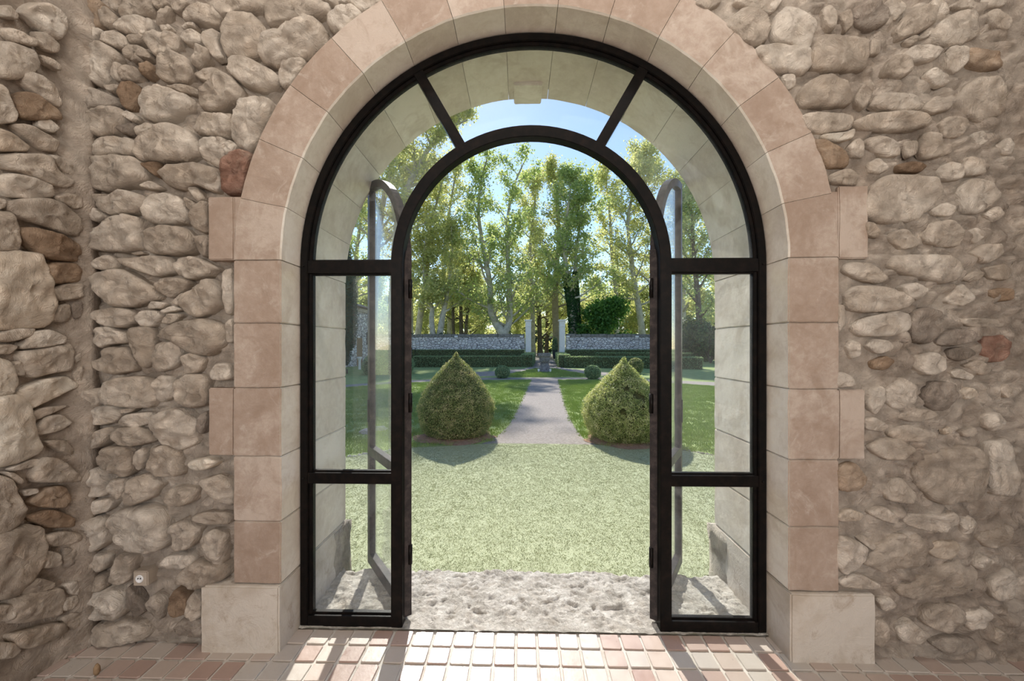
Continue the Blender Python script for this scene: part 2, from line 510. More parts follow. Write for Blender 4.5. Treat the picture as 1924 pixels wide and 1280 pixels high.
# ---- garden wall: core with the arched opening
def arch_outline(r, n=40):
    pts = [(-r, -0.12), (-r, SPR)]
    for i in range(1, n):
        a = math.pi - math.pi * i / n
        pts.append((r * math.cos(a), SPR + r * math.sin(a)))
    return pts + [(r, SPR), (r, -0.12)]
def arched_slab(name, x0, x1, z1, r, y0, y1, mat):
    pts = arch_outline(r)
    prof = pts + [(x1, -0.12), (x1, z1), (x0, z1), (x0, -0.12)]
    bm = bmesh.new()
    # build as quads strips between the opening and the outer rectangle to keep clean faces
    def outer(p):
        x, z = p
        if z <= SPR: return (x0 if x < 0 else x1, z)
        a = math.atan2(z - SPR, x)
        t = 1e9
        cx, cz = math.cos(a), math.sin(a)
        if cx > 1e-6: t = min(t, x1 / cx)
        if cx < -1e-6: t = min(t, x0 / cx)
        if cz > 1e-6: t = min(t, (z1 - SPR) / cz)
        return (cx * t, SPR + cz * t)
    ii, oo = [], []
    for p in pts:
        q = outer(p)
        ii.append([bm.verts.new((p[0], y, p[1])) for y in (y0, y1)])
        oo.append([bm.verts.new((q[0], y, q[1])) for y in (y0, y1)])
    for i in range(len(pts) - 1):
        for s in (0, 1):
            bm.faces.new((ii[i][s], ii[i+1][s], oo[i+1][s], oo[i][s]))
        bm.faces.new((ii[i][0], ii[i+1][0], ii[i+1][1], ii[i][1]))
    # corner fillers of the rectangle
    for cx in (x0, x1):
        add_box(bm, (min(cx, cx * .9), y0, z1 - .4), (max(cx, cx * .9), y1, z1))
    return link(name, bm_mesh(name, bm), mat)
wall = arched_slab('wall_garden', XL - 0.4, XR + 0.4, ZC, RI + 0.05, 0.06, WT - 0.02, M['mortar'])
tag(wall, 'rubble limestone wall around the arched garden doorway', kind='structure')

# mortar face, lumpy, deeper on the dry-jointed side
def chips(x, z):                # small rubble packed into the joints
    wx = x + 0.03 * noise.noise(Vector((x * 8, z * 8, 0))); wz = z + 0.03 * noise.noise(Vector((x * 8, z * 8, 7)))
    d, _ = noise.voronoi(Vector((wx * 11, wz * 17, 0.5)))
    return min(1.0, (d[1] - d[0]) * 2.2)
def mortar_level(x, z):
    t = min(1.0, max(0.0, (x + 0.4) / 0.8))
    n = fbm(Vector((x * 3.1, z * 3.1, 4.2)), 5) * 0.016 + fbm(Vector((x * 11, z * 11, 9.0)), 4) * 0.009 + chips(x, z) * (0.022 + 0.004 * t)
    rr = abs(x) if z < SPR else math.hypot(x, z - SPR)
    near = max(0.0, min(1.0, (1.68 - rr) / 0.12))
    y = 0.056 * (1 - t) + 0.010 * t - n
    return y + (max(y, 0.006) - y) * near
st = 0.0125
nx = int((XR - XL + 0.1) / st); nz = int(3.45 / st)
V, F, idx = [], [], {}
for i in range(nx + 1):
    for k in range(nz + 1):
        x = XL - 0.05 + i * st; z = -0.03 + k * st
        rr = abs(x) if z < SPR else math.hypot(x, z - SPR)
        if rr < RO - 0.06: continue
        idx[i, k] = len(V)
        V.append((x, mortar_level(x, z), z))
for i in range(nx):
    for k in range(nz):
        q = [(i, k), (i+1, k), (i+1, k+1), (i, k+1)]
        if all(c in idx for c in q): F.append([idx[c] for c in q])
link('mortar', mesh_of('mortar', V, F), M['mortar'], wall, smooth=True)

# ---- side walls, rear wall, ceiling
bm = bmesh.new(); add_box(bm, (XL - 0.5, YR - 0.3, -0.12), (XL - 0.06, 0.06, ZC))
wall_left = link('wall_left', bm_mesh('wall_left', bm), M['mortar'])
tag(wall_left, 'side wall of large rubble stones meeting the garden wall', kind='structure')
V, F = [], []
ny_, nz_ = 90, 170
for i in range(ny_ + 1):
    for k in range(nz_ + 1):
        y = 0.05 - i * 0.02; z = -0.03 + k * 0.02
        fil = max(0.0, 1 - abs(y) / 0.12) * 0.05
        n = fbm(Vector((y * 3.1, z * 3.1, 14.2)), 5) * 0.016 + fbm(Vector((y * 11, z * 11, 19.0)), 3) * 0.006
        V.append((XL - 0.02 + n + fil, y, z))
for i in range(ny_):
    for k in range(nz_):
        a = i * (nz_ + 1) + k
        F.append((a, a + 1, a + nz_ + 2, a + nz_ + 1))
link('mortar', mesh_of('mortar', V, F), M['mortar'], wall_left, smooth=True)
bm = bmesh.new(); add_box(bm, (XR + 0.05, YR - 0.3, -0.12), (XR + 0.5, 0.06, ZC))
wall_right = link('wall_right', bm_mesh('wall_right', bm), M['mortar'])
tag(wall_right, 'mortared side wall at the edge of the view', kind='structure')
V = []
for i in range(ny_ + 1):
    for k in range(nz_ + 1):
        y = 0.05 - i * 0.02; z = -0.03 + k * 0.02
        fil = max(0.0, 1 - abs(y) / 0.10) * 0.04
        n = fbm(Vector((y * 2.6, z * 2.6, 34.2)), 5) * 0.022 + fbm(Vector((y * 9, z * 9, 39.0)), 3) * 0.008
        V.append((XR + 0.02 - n - fil, y, z))
link('mortar', mesh_of('mortar', V, [tuple(reversed(f)) for f in F]), M['mortar'], wall_right, smooth=True)
bm = bmesh.new()
zt, zb = 3.55, 1.15
for a, b in ((XL - 0.5, -1.8), (-0.5, 0.6), (1.9, XR + 0.5)): add_box(bm, (a, YR - 0.3, -0.12), (b, YR, ZC))
for a, b in ((-1.8, -0.5), (0.6, 1.9)):  # unseen openings, added to let light into the room
    add_box(bm, (a, YR - 0.3, -0.12), (b, YR, zb)); add_box(bm, (a, YR - 0.3, zt), (b, YR, ZC))
tag(link('wall_rear', bm_mesh('wall_rear', bm), M['plaster']), 'plastered rear wall with two tall openings added for the fill light', kind='structure')
bm = bmesh.new(); add_box(bm, (XL - 0.5, YR - 0.3, ZC), (XR + 0.5, WT, ZC + 0.2))
tag(link('ceiling', bm_mesh('ceiling', bm), M['plaster']), 'plain plastered ceiling of the room', kind='structure')

# ---- cut-stone surround
trim = empty('trim_1')
tag(trim, 'cut limestone arch and jambs around the doorway', kind='structure')
YF = -0.016                     # face of the surround, proud of the mortar
rgs = random.Random(11)
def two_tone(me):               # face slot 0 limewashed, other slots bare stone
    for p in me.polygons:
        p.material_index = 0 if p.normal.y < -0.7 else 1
def rough_edges(bm, amt, freq=18.0, seed=0.0):
    for v in bm.verts:
        n = noise.noise_vector(Vector(v.co) * freq + Vector((seed, seed * 2, 0)))
        v.co += n * amt
def voussoir(a0, a1):
    g = 0.0011
    bm = bmesh.new()
    N = 7
    rows = []
    for i in range(N + 1):
        a = a0 + (a1 - a0) * i / N
        ca, sa = math.cos(a), math.sin(a)
        off = g if i == 0 else (-g if i == N else 0)
        ox, oz = -sa * off, ca * off
        rows.append([bm.verts.new((r * ca + ox, y, SPR + r * sa + oz)) for r, y in ((RI + .006, YF), (RI, YF + .007), (RI, WT / 3), (RI, WT), (RO, WT), (RO, YF + .006), (RO - .005, YF), ((RI + RO) / 2, YF - 0.001))])
    m = len(rows[0])
    for i in range(N):
        for k in range(m):
            l = (k + 1) % m
            bm.faces.new((rows[i][k], rows[i+1][k], rows[i+1][l], rows[i][l]))
    bm.faces.new(rows[0]); bm.faces.new(list(reversed(rows[-1])))
    rough_edges(bm, 0.0025, 14)
    me = bm_mesh('voussoir', bm)
    o = link('voussoir', me, [M['ashlar_face'], M['ashlar']], trim)
    two_tone(me)
NV = 15
for i in range(NV):
    voussoir(math.pi * i / NV, math.pi * (i + 1) / NV)
def block(name, x0, x1, z0, z1, y0, y1, mats, bev=0.005, gap=0.0011):
    bm = bmesh.new()
    add_box(bm, (min(x0, x1), y0, z0 + gap), (max(x0, x1), y1, z1 - gap))
    bmesh.ops.bevel(bm, geom=bm.edges[:], offset=bev, segments=2, affect='EDGES')
    bmesh.ops.subdivide_edges(bm, edges=[e for e in bm.edges if e.calc_length() > 0.1], cuts=3, use_grid_fill=True)
    rough_edges(bm, 0.0028, 14)
    me = bm_mesh(name, bm)
    o = link(name, me, mats, trim)
    if len(mats) > 1: two_tone(me)
    return o
JZ = [1.86, 1.558, 1.25, 0.923, 0.614, 0.315]
for s in (-1, 1):
    for a, b in zip(JZ[1:], JZ[:-1]):
        block('jamb_block', s * RI, s * RO, a, b, YF, WT, [M['ashlar_face'], M['ashlar']])
    block('base_block', s * (RI - 0.002), s * (1.565 if s < 0 else 1.57), -0.02, 0.313, YF - 0.018, WT, [M['ashlar_base']], 0.007)
    block('quoin', s * (RO + .001 if s < 0 else RO + .001), s * (1.547 if s < 0 else 1.555), 1.86 if s < 0 else 1.852, 2.165 if s < 0 else 2.19, YF + 0.004, 0.1, [M['ashlar_face']])
    block('quoin', s * (RO + .001), s * (1.545 if s < 0 else 1.54), 0.925, 1.248, YF + 0.004, 0.1, [M['ashlar_face']])
    # the gap beside the curved extrados under the upper quoin
    bm = bmesh.new(); add_box(bm, (min(s*1.36, s*1.43), YF + .012, 1.862), (max(s*1.36, s*1.43), 0.1, 2.165))
    link('quoin_return', bm_mesh('quoin_return', bm), M['ashlar_face'], trim)
# outer keystone and weathered guard stones at the outdoor corners
block('keystone', -0.09, 0.085, SPR + RI - 0.022, SPR + RO, WT - 0.16, WT + 0.03, [M['ashlar']])
for s in (-1, 1):
    bm = bmesh.new()
    add_box(bm, (min(s * 1.165, s * 1.40), 0.44, -0.06), (max(s * 1.165, s * 1.40), WT + 0.03, 0.30))
    bmesh.ops.subdivide_edges(bm, edges=bm.edges[:], cuts=7, use_grid_fill=True)
    for v in bm.verts:
        n = noise.noise_vector(v.co * 6 + Vector((s * 9, 0, 0))) * 0.016 + noise.noise_vector(v.co * 19) * 0.007
        w = max(0.0, (v.co.y - 0.44) / 0.25)
        v.co.x += s * (1 - min(1, w)) * 0.035
        v.co += n * min(1, 0.25 + w)
    link('guard_stone', bm_mesh('guard_stone', bm), M['weathered'], trim, smooth=True)

# ---- rough stone threshold between the floor and the turf
bm = bmesh.new()
NXs, NYs = 220, 60
g_ = []
for i in range(NXs + 1):
    row = []
    for k in range(NYs + 1):
        x = -1.21 + 2.42 * i / NXs
        yb = 0.60 + 0.028 * fbm(Vector((x * 5, 1.3, 2.2)), 4) + 0.02 * abs(noise.noise(Vector((x * 13, 4.1, 0))))
        t = k / NYs
        y = 0.124 + (yb - 0.124) * t
        n = fbm(Vector((x * 7, y * 7, 3.3)), 5) * 0.013 + fbm(Vector((x * 24, y * 24, 8)), 3) * 0.010
        pit = -0.028 * max(0.0, noise.noise(Vector((x * 26 + 3 * noise.noise(Vector((x * 9, y * 9, 2))), y * 44, 5.5))) - 0.2)
        z = 0.006 + 0.018 * t + (n + pit) * min(1.0, 0.1 + t * 4)
        row.append(bm.verts.new((x, y, z - 0.014 * max(0.0, noise.noise(Vector((x * 22, y * 34, 9.5))) - 0.15))))
    row.append(bm.verts.new((x, yb + 0.012, -0.09)))
    g_.append(row)
for i in range(NXs):
    for k in range(NYs + 1):
        bm.faces.new((g_[i][k], g_[i+1][k], g_[i+1][k+1], g_[i][k+1]))
for i in range(NXs):       # front lip
    pass
sill = link('trim_2', bm_mesh('trim_2', bm), M['sill'], smooth=True)
tag(sill, 'rough pitted limestone threshold of the doorway', kind='structure')

# ---- rubble stones, traced one by one
S1 = (0, 0, 3.2); S2 = (0, 350, 3.2); S3 = (0, 700, 2.2063); S4 = (380, 0, 2.56); S5 = (960, 0, 2.56)
S6 = (1444, 0, 2.977); S7 = (1444, 400, 2.977); S8 = (1444, 800, 2.667)
BACK = [
 (S4, '''85,200 95,120 150,75 230,55 290,120 300,190 250,240 180,270 115,255
265,245 300,170 400,130 520,95 580,125 585,190 540,260 450,285 370,310 300,290
600,70 650,35 720,30 775,65 720,110 660,160 605,120
120,340 140,270 200,270 290,310 350,350 350,400 260,420 180,390
365,340 400,290 490,285 500,310 430,400 370,405
145,530 190,480 260,470 330,480 320,560 270,660 220,720 160,700 135,620
0,545 60,550 140,540 140,640 125,658 0,650
0,690 60,665 120,670 105,780 70,800 0,760
85,870 110,760 160,725 235,730 205,830 180,915 110,925 R
95,700 140,675 165,700 150,740 110,745
650,10 760,-20 880,-20 830,30 770,50 720,22
300,20 420,-10 600,0 590,55 500,80 420,90 310,110
20,10 90,-20 270,-20 290,25 220,46 140,66 90,76
0,800 70,815 85,870 60,915 0,900
455,-10 560,-20 640,-20 630,10 600,0'''),
 (S1, '''450,200 470,165 600,165 600,190 520,250 480,330 450,310
450,60 480,-10 600,-10 590,80 600,150 460,155 B
590,90 640,40 690,90 680,150 610,150
640,-10 690,-10 690,40 660,50
700,60 740,-10 900,-10 900,70 830,85 720,100
680,150 720,110 830,90 910,110 900,170 850,195 760,190 690,170
925,130 960,70 1000,30 1025,45 1000,90 950,150
900,10 960,-10 1010,10 990,30 930,40
1020,30 1100,-5 1150,20 1100,55 1040,60
1100,70 1180,20 1290,30 1320,90 1280,130 1180,120 1090,110
1080,150 1120,125 1165,130 1160,155 1090,165
960,150 1010,140 1030,170 990,190 960,175
600,200 660,170 730,200 760,260 720,280 650,260 600,250
740,200 850,200 850,240 770,250
860,240 900,195 1000,190 1060,210 1060,260 1000,320 930,330 880,270
1080,190 1150,170 1200,200 1180,240 1120,250 1080,230
1200,210 1260,160 1310,180 1300,260 1330,330 1280,340 1230,280
720,290 800,260 870,290 890,330 830,340 730,330
470,390 500,310 550,270 600,255 680,290 690,340 620,400 640,470 580,500 510,470 480,430
645,430 690,370 715,380 700,430 715,480 670,470
700,430 740,385 800,390 830,440 800,470 720,470
780,345 810,330 840,345 830,365 790,365
840,380 900,370 920,420 880,450 840,440 B
925,390 960,340 1040,310 1120,350 1140,420 1110,490 1000,480 940,450
1140,370 1180,270 1250,290 1240,350 1180,400
1150,440 1200,420 1250,390 1300,410 1270,470 1210,480
830,620 850,550 950,515 1040,540 1150,590 1150,640 1060,680 980,730 890,710 830,680
710,540 740,490 800,490 820,560 790,640 730,640 B
620,520 680,500 710,510 690,540 640,545
455,640 460,530 530,520 640,560 700,600 700,630 600,650 500,680 460,690 G
1200,590 1230,530 1300,450 1380,460 1450,540 1430,590 1340,660 1260,670 1210,640
970,505 1100,495 1190,540 1180,565 1080,545
515,700 530,675 650,655 720,650 740,700 700,790 600,815 540,790
725,690 750,660 800,680 825,715 780,725
690,770 760,722 800,750 790,810 740,805 G
795,770 850,730 930,735 910,760 830,800 800,800
520,880 560,835 680,815 800,840 800,930 700,925 560,935
805,910 830,830 930,770 1020,745 1120,770 1190,850 1190,920 1100,955 940,960 830,945
1170,740 1200,685 1380,690 1385,800 1300,810 1180,800
1200,840 1300,825 1360,840 1320,900 1330,980 1260,990 1210,950
540,1000 560,950 680,940 800,940 870,1030 870,1080 760,1120 600,1140 545,1110
830,980 950,965 960,1040 930,1060 870,1010 B
960,1040 1000,990 1150,980 1300,1010 1310,1070 1240,1130 1180,1110 1090,1130 1000,1110
830,1120 890,1080 970,1120 930,1140
1120,1120 1180,1120 1220,1190 1180,1210
455,930 490,915 530,950 510,1000 470,980'''),
 (S2, '''565,100 640,45 760,30 850,50 865,130 800,165 660,170 600,145
865,170 870,70 940,35 1040,45 1100,90 1115,215 1030,215 940,230 880,200
1105,60 1170,100 1140,150 1115,130
1130,180 1170,110 1240,80 1240,260 1200,265 1150,240
500,80 560,45 640,40 560,90 510,100
500,150 540,115 600,150 620,180 570,210 510,190
530,370 570,280 640,200 740,180 840,190 860,280 850,370 760,385 620,385
865,330 890,260 980,240 1100,250 1150,290 1155,380 1060,410 930,400 870,380
1165,300 1220,290 1240,310 1240,415 1200,410 1170,370
770,400 830,385 855,400 800,412
500,450 540,470 590,425 650,408 700,450 690,490 620,500 560,495
700,440 800,425 900,420 1000,420 1030,470 1030,520 940,540 860,520 760,480
1035,470 1090,425 1190,430 1310,490 1250,540 1130,560 1060,530
545,560 570,515 650,510 740,495 800,540 890,600 960,670 880,690 800,715 720,720 640,700 580,630
920,590 990,550 1100,550 1130,580 1100,620 1020,670 950,640
1080,690 1110,640 1200,590 1280,560 1320,640 1310,720 1200,785 1120,770
870,715 920,690 1000,700 960,735 885,738
955,750 1030,715 1075,740 980,765
1020,700 1080,640 1100,650 1060,720
540,790 570,745 680,728 790,745 800,820 720,850 620,840
805,790 850,750 930,745 960,780 900,845 840,840
955,800 1000,765 1080,770 1020,830 965,825
570,850 640,845 740,880 750,940 660,950 580,975 555,935
745,890 800,850 890,850 915,900 910,1050 870,1095 830,1080 790,980
925,900 1000,840 1120,800 1240,800 1330,850 1340,950 1240,1020 1160,1010 1080,960 1010,920
920,1000 950,940 1060,935 1080,1010 1040,1090 950,1115 920,1080
1090,1020 1150,1000 1230,1035 1180,1120 1110,1130
530,1060 600,1040 630,970 760,970 800,1060 800,1110 700,1130 580,1115
495,960 540,900 560,960 520,980
610,1190 680,1160 790,1150 900,1160 930,1260 890,1330 760,1330 630,1310 610,1250
920,1180 960,1140 1040,1150 1030,1260 960,1300 925,1250
1050,1180 1130,1130 1240,1150 1240,1320 1120,1330 1060,1270
1260,1130 1300,1060 1380,1070 1385,1165 1280,1165
500,1270 560,1210 610,1240 620,1310 540,1340 500,1330
1345,830 1392,790 1392,940 1350,940
1340,510 1392,490 1392,740 1350,770 1330,640'''),
 (S3, '''335,190 390,145 450,135 500,175 470,205 400,222 345,210
480,155 560,145 530,170 490,172
490,205 520,175 610,165 620,210 560,228 500,225
465,255 490,230 570,228 620,250 635,285 560,305 490,298
620,230 650,165 740,150 810,200 800,290 740,325 660,290
355,260 450,225 460,260 430,300 380,320
415,390 440,310 540,305 550,400 520,435 430,420
555,330 600,310 600,380 560,412
605,400 630,310 690,300 740,350 740,430 640,430
335,480 345,430 400,390 440,450 420,520 340,515
335,570 370,535 470,530 440,580 370,598
450,470 470,440 515,445 510,500 490,530 460,510
515,500 540,440 620,420 670,460 640,510 560,550 520,545
670,510 720,475 810,490 790,545 700,560
780,370 850,355 900,370 860,405 785,405 P
830,450 900,430 955,460 955,555 900,540 850,480
820,180 850,160 855,200 830,260 810,230 G
440,620 500,570 620,555 680,610 690,700 640,745 540,735 480,680
335,640 350,610 430,600 440,700 400,742 360,720
790,600 860,580 940,590 950,630 880,635 800,620
700,640 760,610 830,650 790,730 720,740
835,680 880,655 940,680 920,800 870,790 840,740
660,800 690,760 790,755 800,800 740,822 680,820
335,800 370,755 450,760 420,830 350,830
450,870 480,760 545,755 545,850 490,890
345,870 360,845 420,850 420,910 350,915
345,1000 370,920 470,900 510,950 500,1020 400,1025
720,860 800,780 930,800 930,860 800,900
600,960 640,920 680,960 670,1030 620,1000 G
690,970 720,900 770,930 760,1010 710,1020 B
765,960 800,910 842,920 840,1010 790,1030
720,1060 760,1020 840,1030 842,1100 730,1090 G
380,1090 400,1045 520,1035 600,1060 600,1110 480,1130 385,1125
520,890 560,930 600,990 560,1020 520,960 G'''),
 (S5, '''870,30 950,-10 1010,-10 1000,30 930,60
1020,130 1120,50 1200,80 1235,150 1210,210 1150,235 1070,170
1165,245 1240,222 1430,250 1430,330 1380,365 1250,350 1200,300
1060,20 1130,-10 1210,-10 1270,50 1230,80 1120,45
1290,370 1350,370 1360,420 1320,440'''),
 (S6, '''10,190 30,110 90,50 180,80 265,140 230,210 220,280 120,250 20,240
245,390 240,270 280,210 400,225 530,225 545,300 530,400 440,390 340,400
560,230 620,240 610,310 550,320
470,60 560,20 640,60 640,150 540,180 460,130 G
290,60 340,40 370,110 350,180 300,150
380,90 440,70 460,150 420,190
700,180 760,90 850,55 905,75 905,150 800,210 720,230
740,240 800,210 830,230 780,270
820,220 880,170 915,175 870,225
880,230 930,140 1050,80 1150,90 1160,200 1060,260 950,275
980,55 1060,10 1130,20 1140,60 1050,65
890,20 950,30 1000,90 920,120
1190,110 1240,60 1330,110 1340,150 1310,190 1230,150
745,310 800,270 900,280 950,310 900,350 800,360
975,320 1000,275 1080,280 1090,360 1030,420 980,390
1085,310 1110,280 1250,310 1280,390 1180,400 1110,370 B
620,390 680,330 750,350 770,420 700,460 630,440
860,430 900,390 980,430 1000,470 930,495
160,560 190,480 310,425 410,460 450,540 430,595 300,605 180,600
560,600 600,540 700,530 810,545 835,630 700,630
460,580 510,480 570,480 560,560 520,620
850,620 900,550 1010,570 1000,620 900,640
1040,560 1110,460 1270,450 1310,520 1290,640 1180,690 1080,650
170,650 330,640 460,655 450,730 300,750 210,740
470,690 560,650 720,635 850,650 890,700 780,740 560,745 490,720
940,700 990,660 1080,670 1105,710 1060,770 970,775
290,760 420,750 470,725 460,780 380,800 310,790 P
240,800 300,785 440,870 430,940 310,940 B
430,830 480,780 520,810 520,885 450,880
535,790 610,770 700,800 730,870 650,880 560,850
740,800 820,790 820,860 770,890
830,840 860,750 940,760 945,810 1000,820 1000,870 860,895
1110,760 1180,740 1225,790 1150,830
1250,820 1310,780 1340,830 1320,880 1270,860
330,1030 335,980 430,950 490,990 480,1045
530,1200 560,1060 640,1000 780,990 930,1005 945,1080 880,1160 820,1230 640,1255
540,920 600,890 660,950 600,980 540,970
920,960 1000,910 1060,950 1050,1010 960,1020
1070,950 1110,880 1190,910 1190,980 1090,990
1040,1060 1120,1010 1220,1025 1280,1100 1230,1150 1150,1200 1060,1190
890,1180 960,1140 1010,1170 1000,1220 920,1210
1190,1200 1250,1160 1290,1210 1240,1250
700,930 800,910 870,940 820,975 720,965 B
640,20 720,10 760,60 700,120 660,100
1170,10 1250,-20 1320,10 1290,50 1200,50
-10,10 80,-20 60,30 20,80 0,70'''),
 (S7, '''528,60 575,60 615,110 600,140 540,130
650,150 680,105 750,95 815,150 820,195 730,205
850,130 890,60 980,50 1050,110 1040,190 950,195 870,170
1090,110 1150,85 1200,130 1130,180
410,330 440,280 560,290 660,370 600,400 500,380
650,290 700,245 850,240 1000,250 1060,300 1040,380 940,400 820,360 720,330
1110,230 1180,180 1270,180 1280,240 1200,290
1180,310 1300,290 1340,320 1320,380 1220,375
1060,370 1130,330 1190,340 1130,400
420,460 500,410 640,420 720,450 800,480 740,540 560,560 430,540
730,410 800,390 880,440 820,490 750,470
970,490 1030,420 1070,400 1130,480 1060,530
1200,440 1280,420 1340,430 1340,490 1240,500 B
450,640 520,590 700,550 770,570 770,650 680,690 500,690
780,620 800,550 880,530 960,560 900,620 950,660 880,730 800,720 G
1000,600 1130,590 1310,600 1290,640 1130,640
940,700 1020,650 1170,660 1170,710 1050,740 950,740 G
1000,760 1100,750 1150,790 1060,830 990,810 G
425,750 460,715 505,730 505,800 450,815
530,750 570,705 650,715 680,760 600,790
560,830 640,800 690,830 640,880 570,870 B
800,860 820,800 900,780 980,820 970,880 880,910
1165,760 1190,700 1280,680 1330,740 1290,830 1200,830 R
366,900 400,890 460,920 480,970 370,975
1010,890 1060,870 1130,910 1110,935 1030,920
1080,850 1160,820 1240,880 1180,910 1110,880
650,980 720,920 800,960 800,1050 700,1100 650,1050
850,1030 900,940 1010,950 1040,1020 980,1100 900,1110 G
1060,1000 1110,970 1160,1020 1090,1045 P
1270,990 1310,950 1340,990 1320,1040
530,1080 560,990 630,970 640,1050 590,1130
690,1140 780,1090 900,1100 940,1140 800,1170
520,1150 580,1140 660,1190 630,1220 540,1210
660,1230 760,1180 920,1230 900,1280 700,1270
1060,1220 1130,1190 1140,1240 1080,1250
960,1210 1000,1190 1010,1230 970,1240 P
1180,1130 1260,1110 1310,1170 1240,1220 1190,1190
372,520 410,520 420,600 380,680'''),
 (S8, '''500,110 560,60 650,60 720,120 640,170 560,160
720,230 740,160 900,110 1060,110 1070,300 1010,370 850,380 740,300
1075,90 1180,60 1215,200 1210,340 1100,340 1080,200
330,210 420,180 480,260 440,320 340,320 B
570,330 640,250 720,340 690,385 590,370
330,440 400,415 470,440 440,475 340,470 P
480,430 560,400 640,450 640,490 560,470
660,480 700,430 830,440 900,420 930,470 850,530 780,520
940,480 980,440 1020,470 1010,530 960,540
330,600 350,555 430,570 480,610 440,700 370,740 335,690
460,680 540,600 600,540 740,540 770,620 760,690 640,700 560,720
780,620 840,570 920,570 950,620 900,660 820,655 P
1030,560 1110,500 1200,490 1170,600 1080,600
430,560 480,550 530,600 510,620
630,800 700,780 800,700 950,665 1020,720 1010,800 900,840 740,865 650,840
340,770 440,730 550,790 520,810 360,800
1010,660 1060,640 1110,670 1060,720 1010,700
1080,780 1180,700 1210,780 1170,870 1100,850
750,960 800,890 920,880 970,960 900,1030 800,1000
960,940 1050,900 1090,930 1050,1000 980,1010
500,1070 510,950 570,970 590,1040 550,1100
520,860 590,845 630,890 560,920
630,1010 690,960 760,1020 740,1080 650,1070
800,1080 870,1050 1000,1050 1030,1100 880,1140 G
1090,1060 1120,1000 1190,1040 1150,1100'''),
]
SIDE = [
 (S1, '''120,80 190,20 280,25 370,90 370,200 330,240 250,190 170,120
0,40 50,30 100,90 90,120 0,100
10,180 60,165 200,240 200,280 130,270 60,250
200,190 270,200 350,270 330,320 240,290
0,260 60,255 200,310 225,400 180,440 100,475 0,450
120,440 190,430 330,520 360,640 330,640 230,580 130,500
240,330 300,350 350,400 345,430 260,380
-40,500 30,520 70,640 100,680 80,735 -40,745
80,580 190,550 320,650 370,720 300,715 190,720 110,700 B
220,715 290,715 350,770 310,800 220,765
65,750 150,745 340,850 320,910 240,900 150,830
-40,770 60,800 170,880 150,910 -40,910 P
10,960 60,925 280,930 350,1030 430,1090 400,1125 300,1110 180,1060 20,1010
290,930 340,940 450,1010 430,1060 350,1010
10,1060 60,1040 200,1070 300,1120 310,1180 190,1200 20,1180
320,1180 400,1160 480,1180 480,1250 440,1258 350,1210
-40,1190 20,1200 20,1250 -40,1265'''),
 (S2, '''30,100 120,75 330,80 460,180 480,270 430,300 330,260 230,230 120,190 60,150
-50,150 60,160 105,250 120,385 -50,380
110,250 190,250 350,290 450,340 480,400 440,450 330,440 230,420 150,340 B
-60,410 130,395 230,410 270,530 290,640 320,700 280,820 140,840 -60,870 P
260,480 300,460 430,460 480,500 470,570 330,585 280,560 B
300,640 370,590 470,585 480,620 470,670 430,680 330,690
295,810 340,720 400,705 425,790 380,820
410,700 470,690 480,740 470,790 440,800 G
-40,890 80,855 200,855 180,900 60,935 -40,930
110,980 170,880 280,860 390,910 370,945 240,970
-40,960 40,950 100,960 60,1010 -40,1010
110,1000 200,985 400,950 430,1000 410,1110 330,1115 200,1150 140,1130
60,1070 110,1050 140,1140 80,1140
430,1040 470,1000 480,1040 450,1070
430,1120 470,1080 480,1100 480,1190 440,1170
-60,1020 20,1050 60,1080 100,1180 60,1250 -60,1270 P
105,1240 170,1190 380,1140 470,1200 400,1230 300,1280 170,1340 130,1330 P'''),
 (S3, '''-40,110 60,95 115,130 130,220 165,310 150,340 60,375 -40,390 P
130,165 180,145 280,135 220,165 140,200
145,230 190,180 250,175 290,210 240,240 160,260
180,285 270,280 300,320 290,345 230,320
30,400 130,360 180,360 140,390 60,408
110,450 170,350 230,355 290,400 325,430 320,455 220,455
10,410 60,420 95,450 80,465 40,445
90,490 150,480 150,500 100,515
110,540 190,480 250,470 285,510 270,560 180,560 B
-40,420 40,450 75,520 105,590 60,650 -40,675
110,600 200,565 300,600 300,640 190,645 B
-40,690 120,630 165,650 180,720 150,830 60,930 -40,940
175,680 250,655 320,670 325,700 230,722 180,715
160,810 190,740 240,750 245,800 200,812
245,770 260,725 320,730 320,790 270,810 G
60,920 140,850 220,870 210,900 110,920
25,950 100,920 250,895 260,930 250,1010 190,1015 90,1040 50,1030
260,880 310,860 320,920 280,920
250,950 310,920 320,940 300,980 255,990
250,1020 290,995 320,1000 325,1050 300,1065 260,1050
30,1090 130,1060 240,1035 280,1070 190,1125 100,1145 60,1130
-40,1120 50,1120 85,1150 60,1180 -40,1195
-40,970 30,960 50,1000 40,1030 -40,1030'''),
]
MATKEY = {'R': 'rubble_red', 'B': 'rubble_brown', 'G': 'rubble_grey', 'P': 'rubble_pale'}
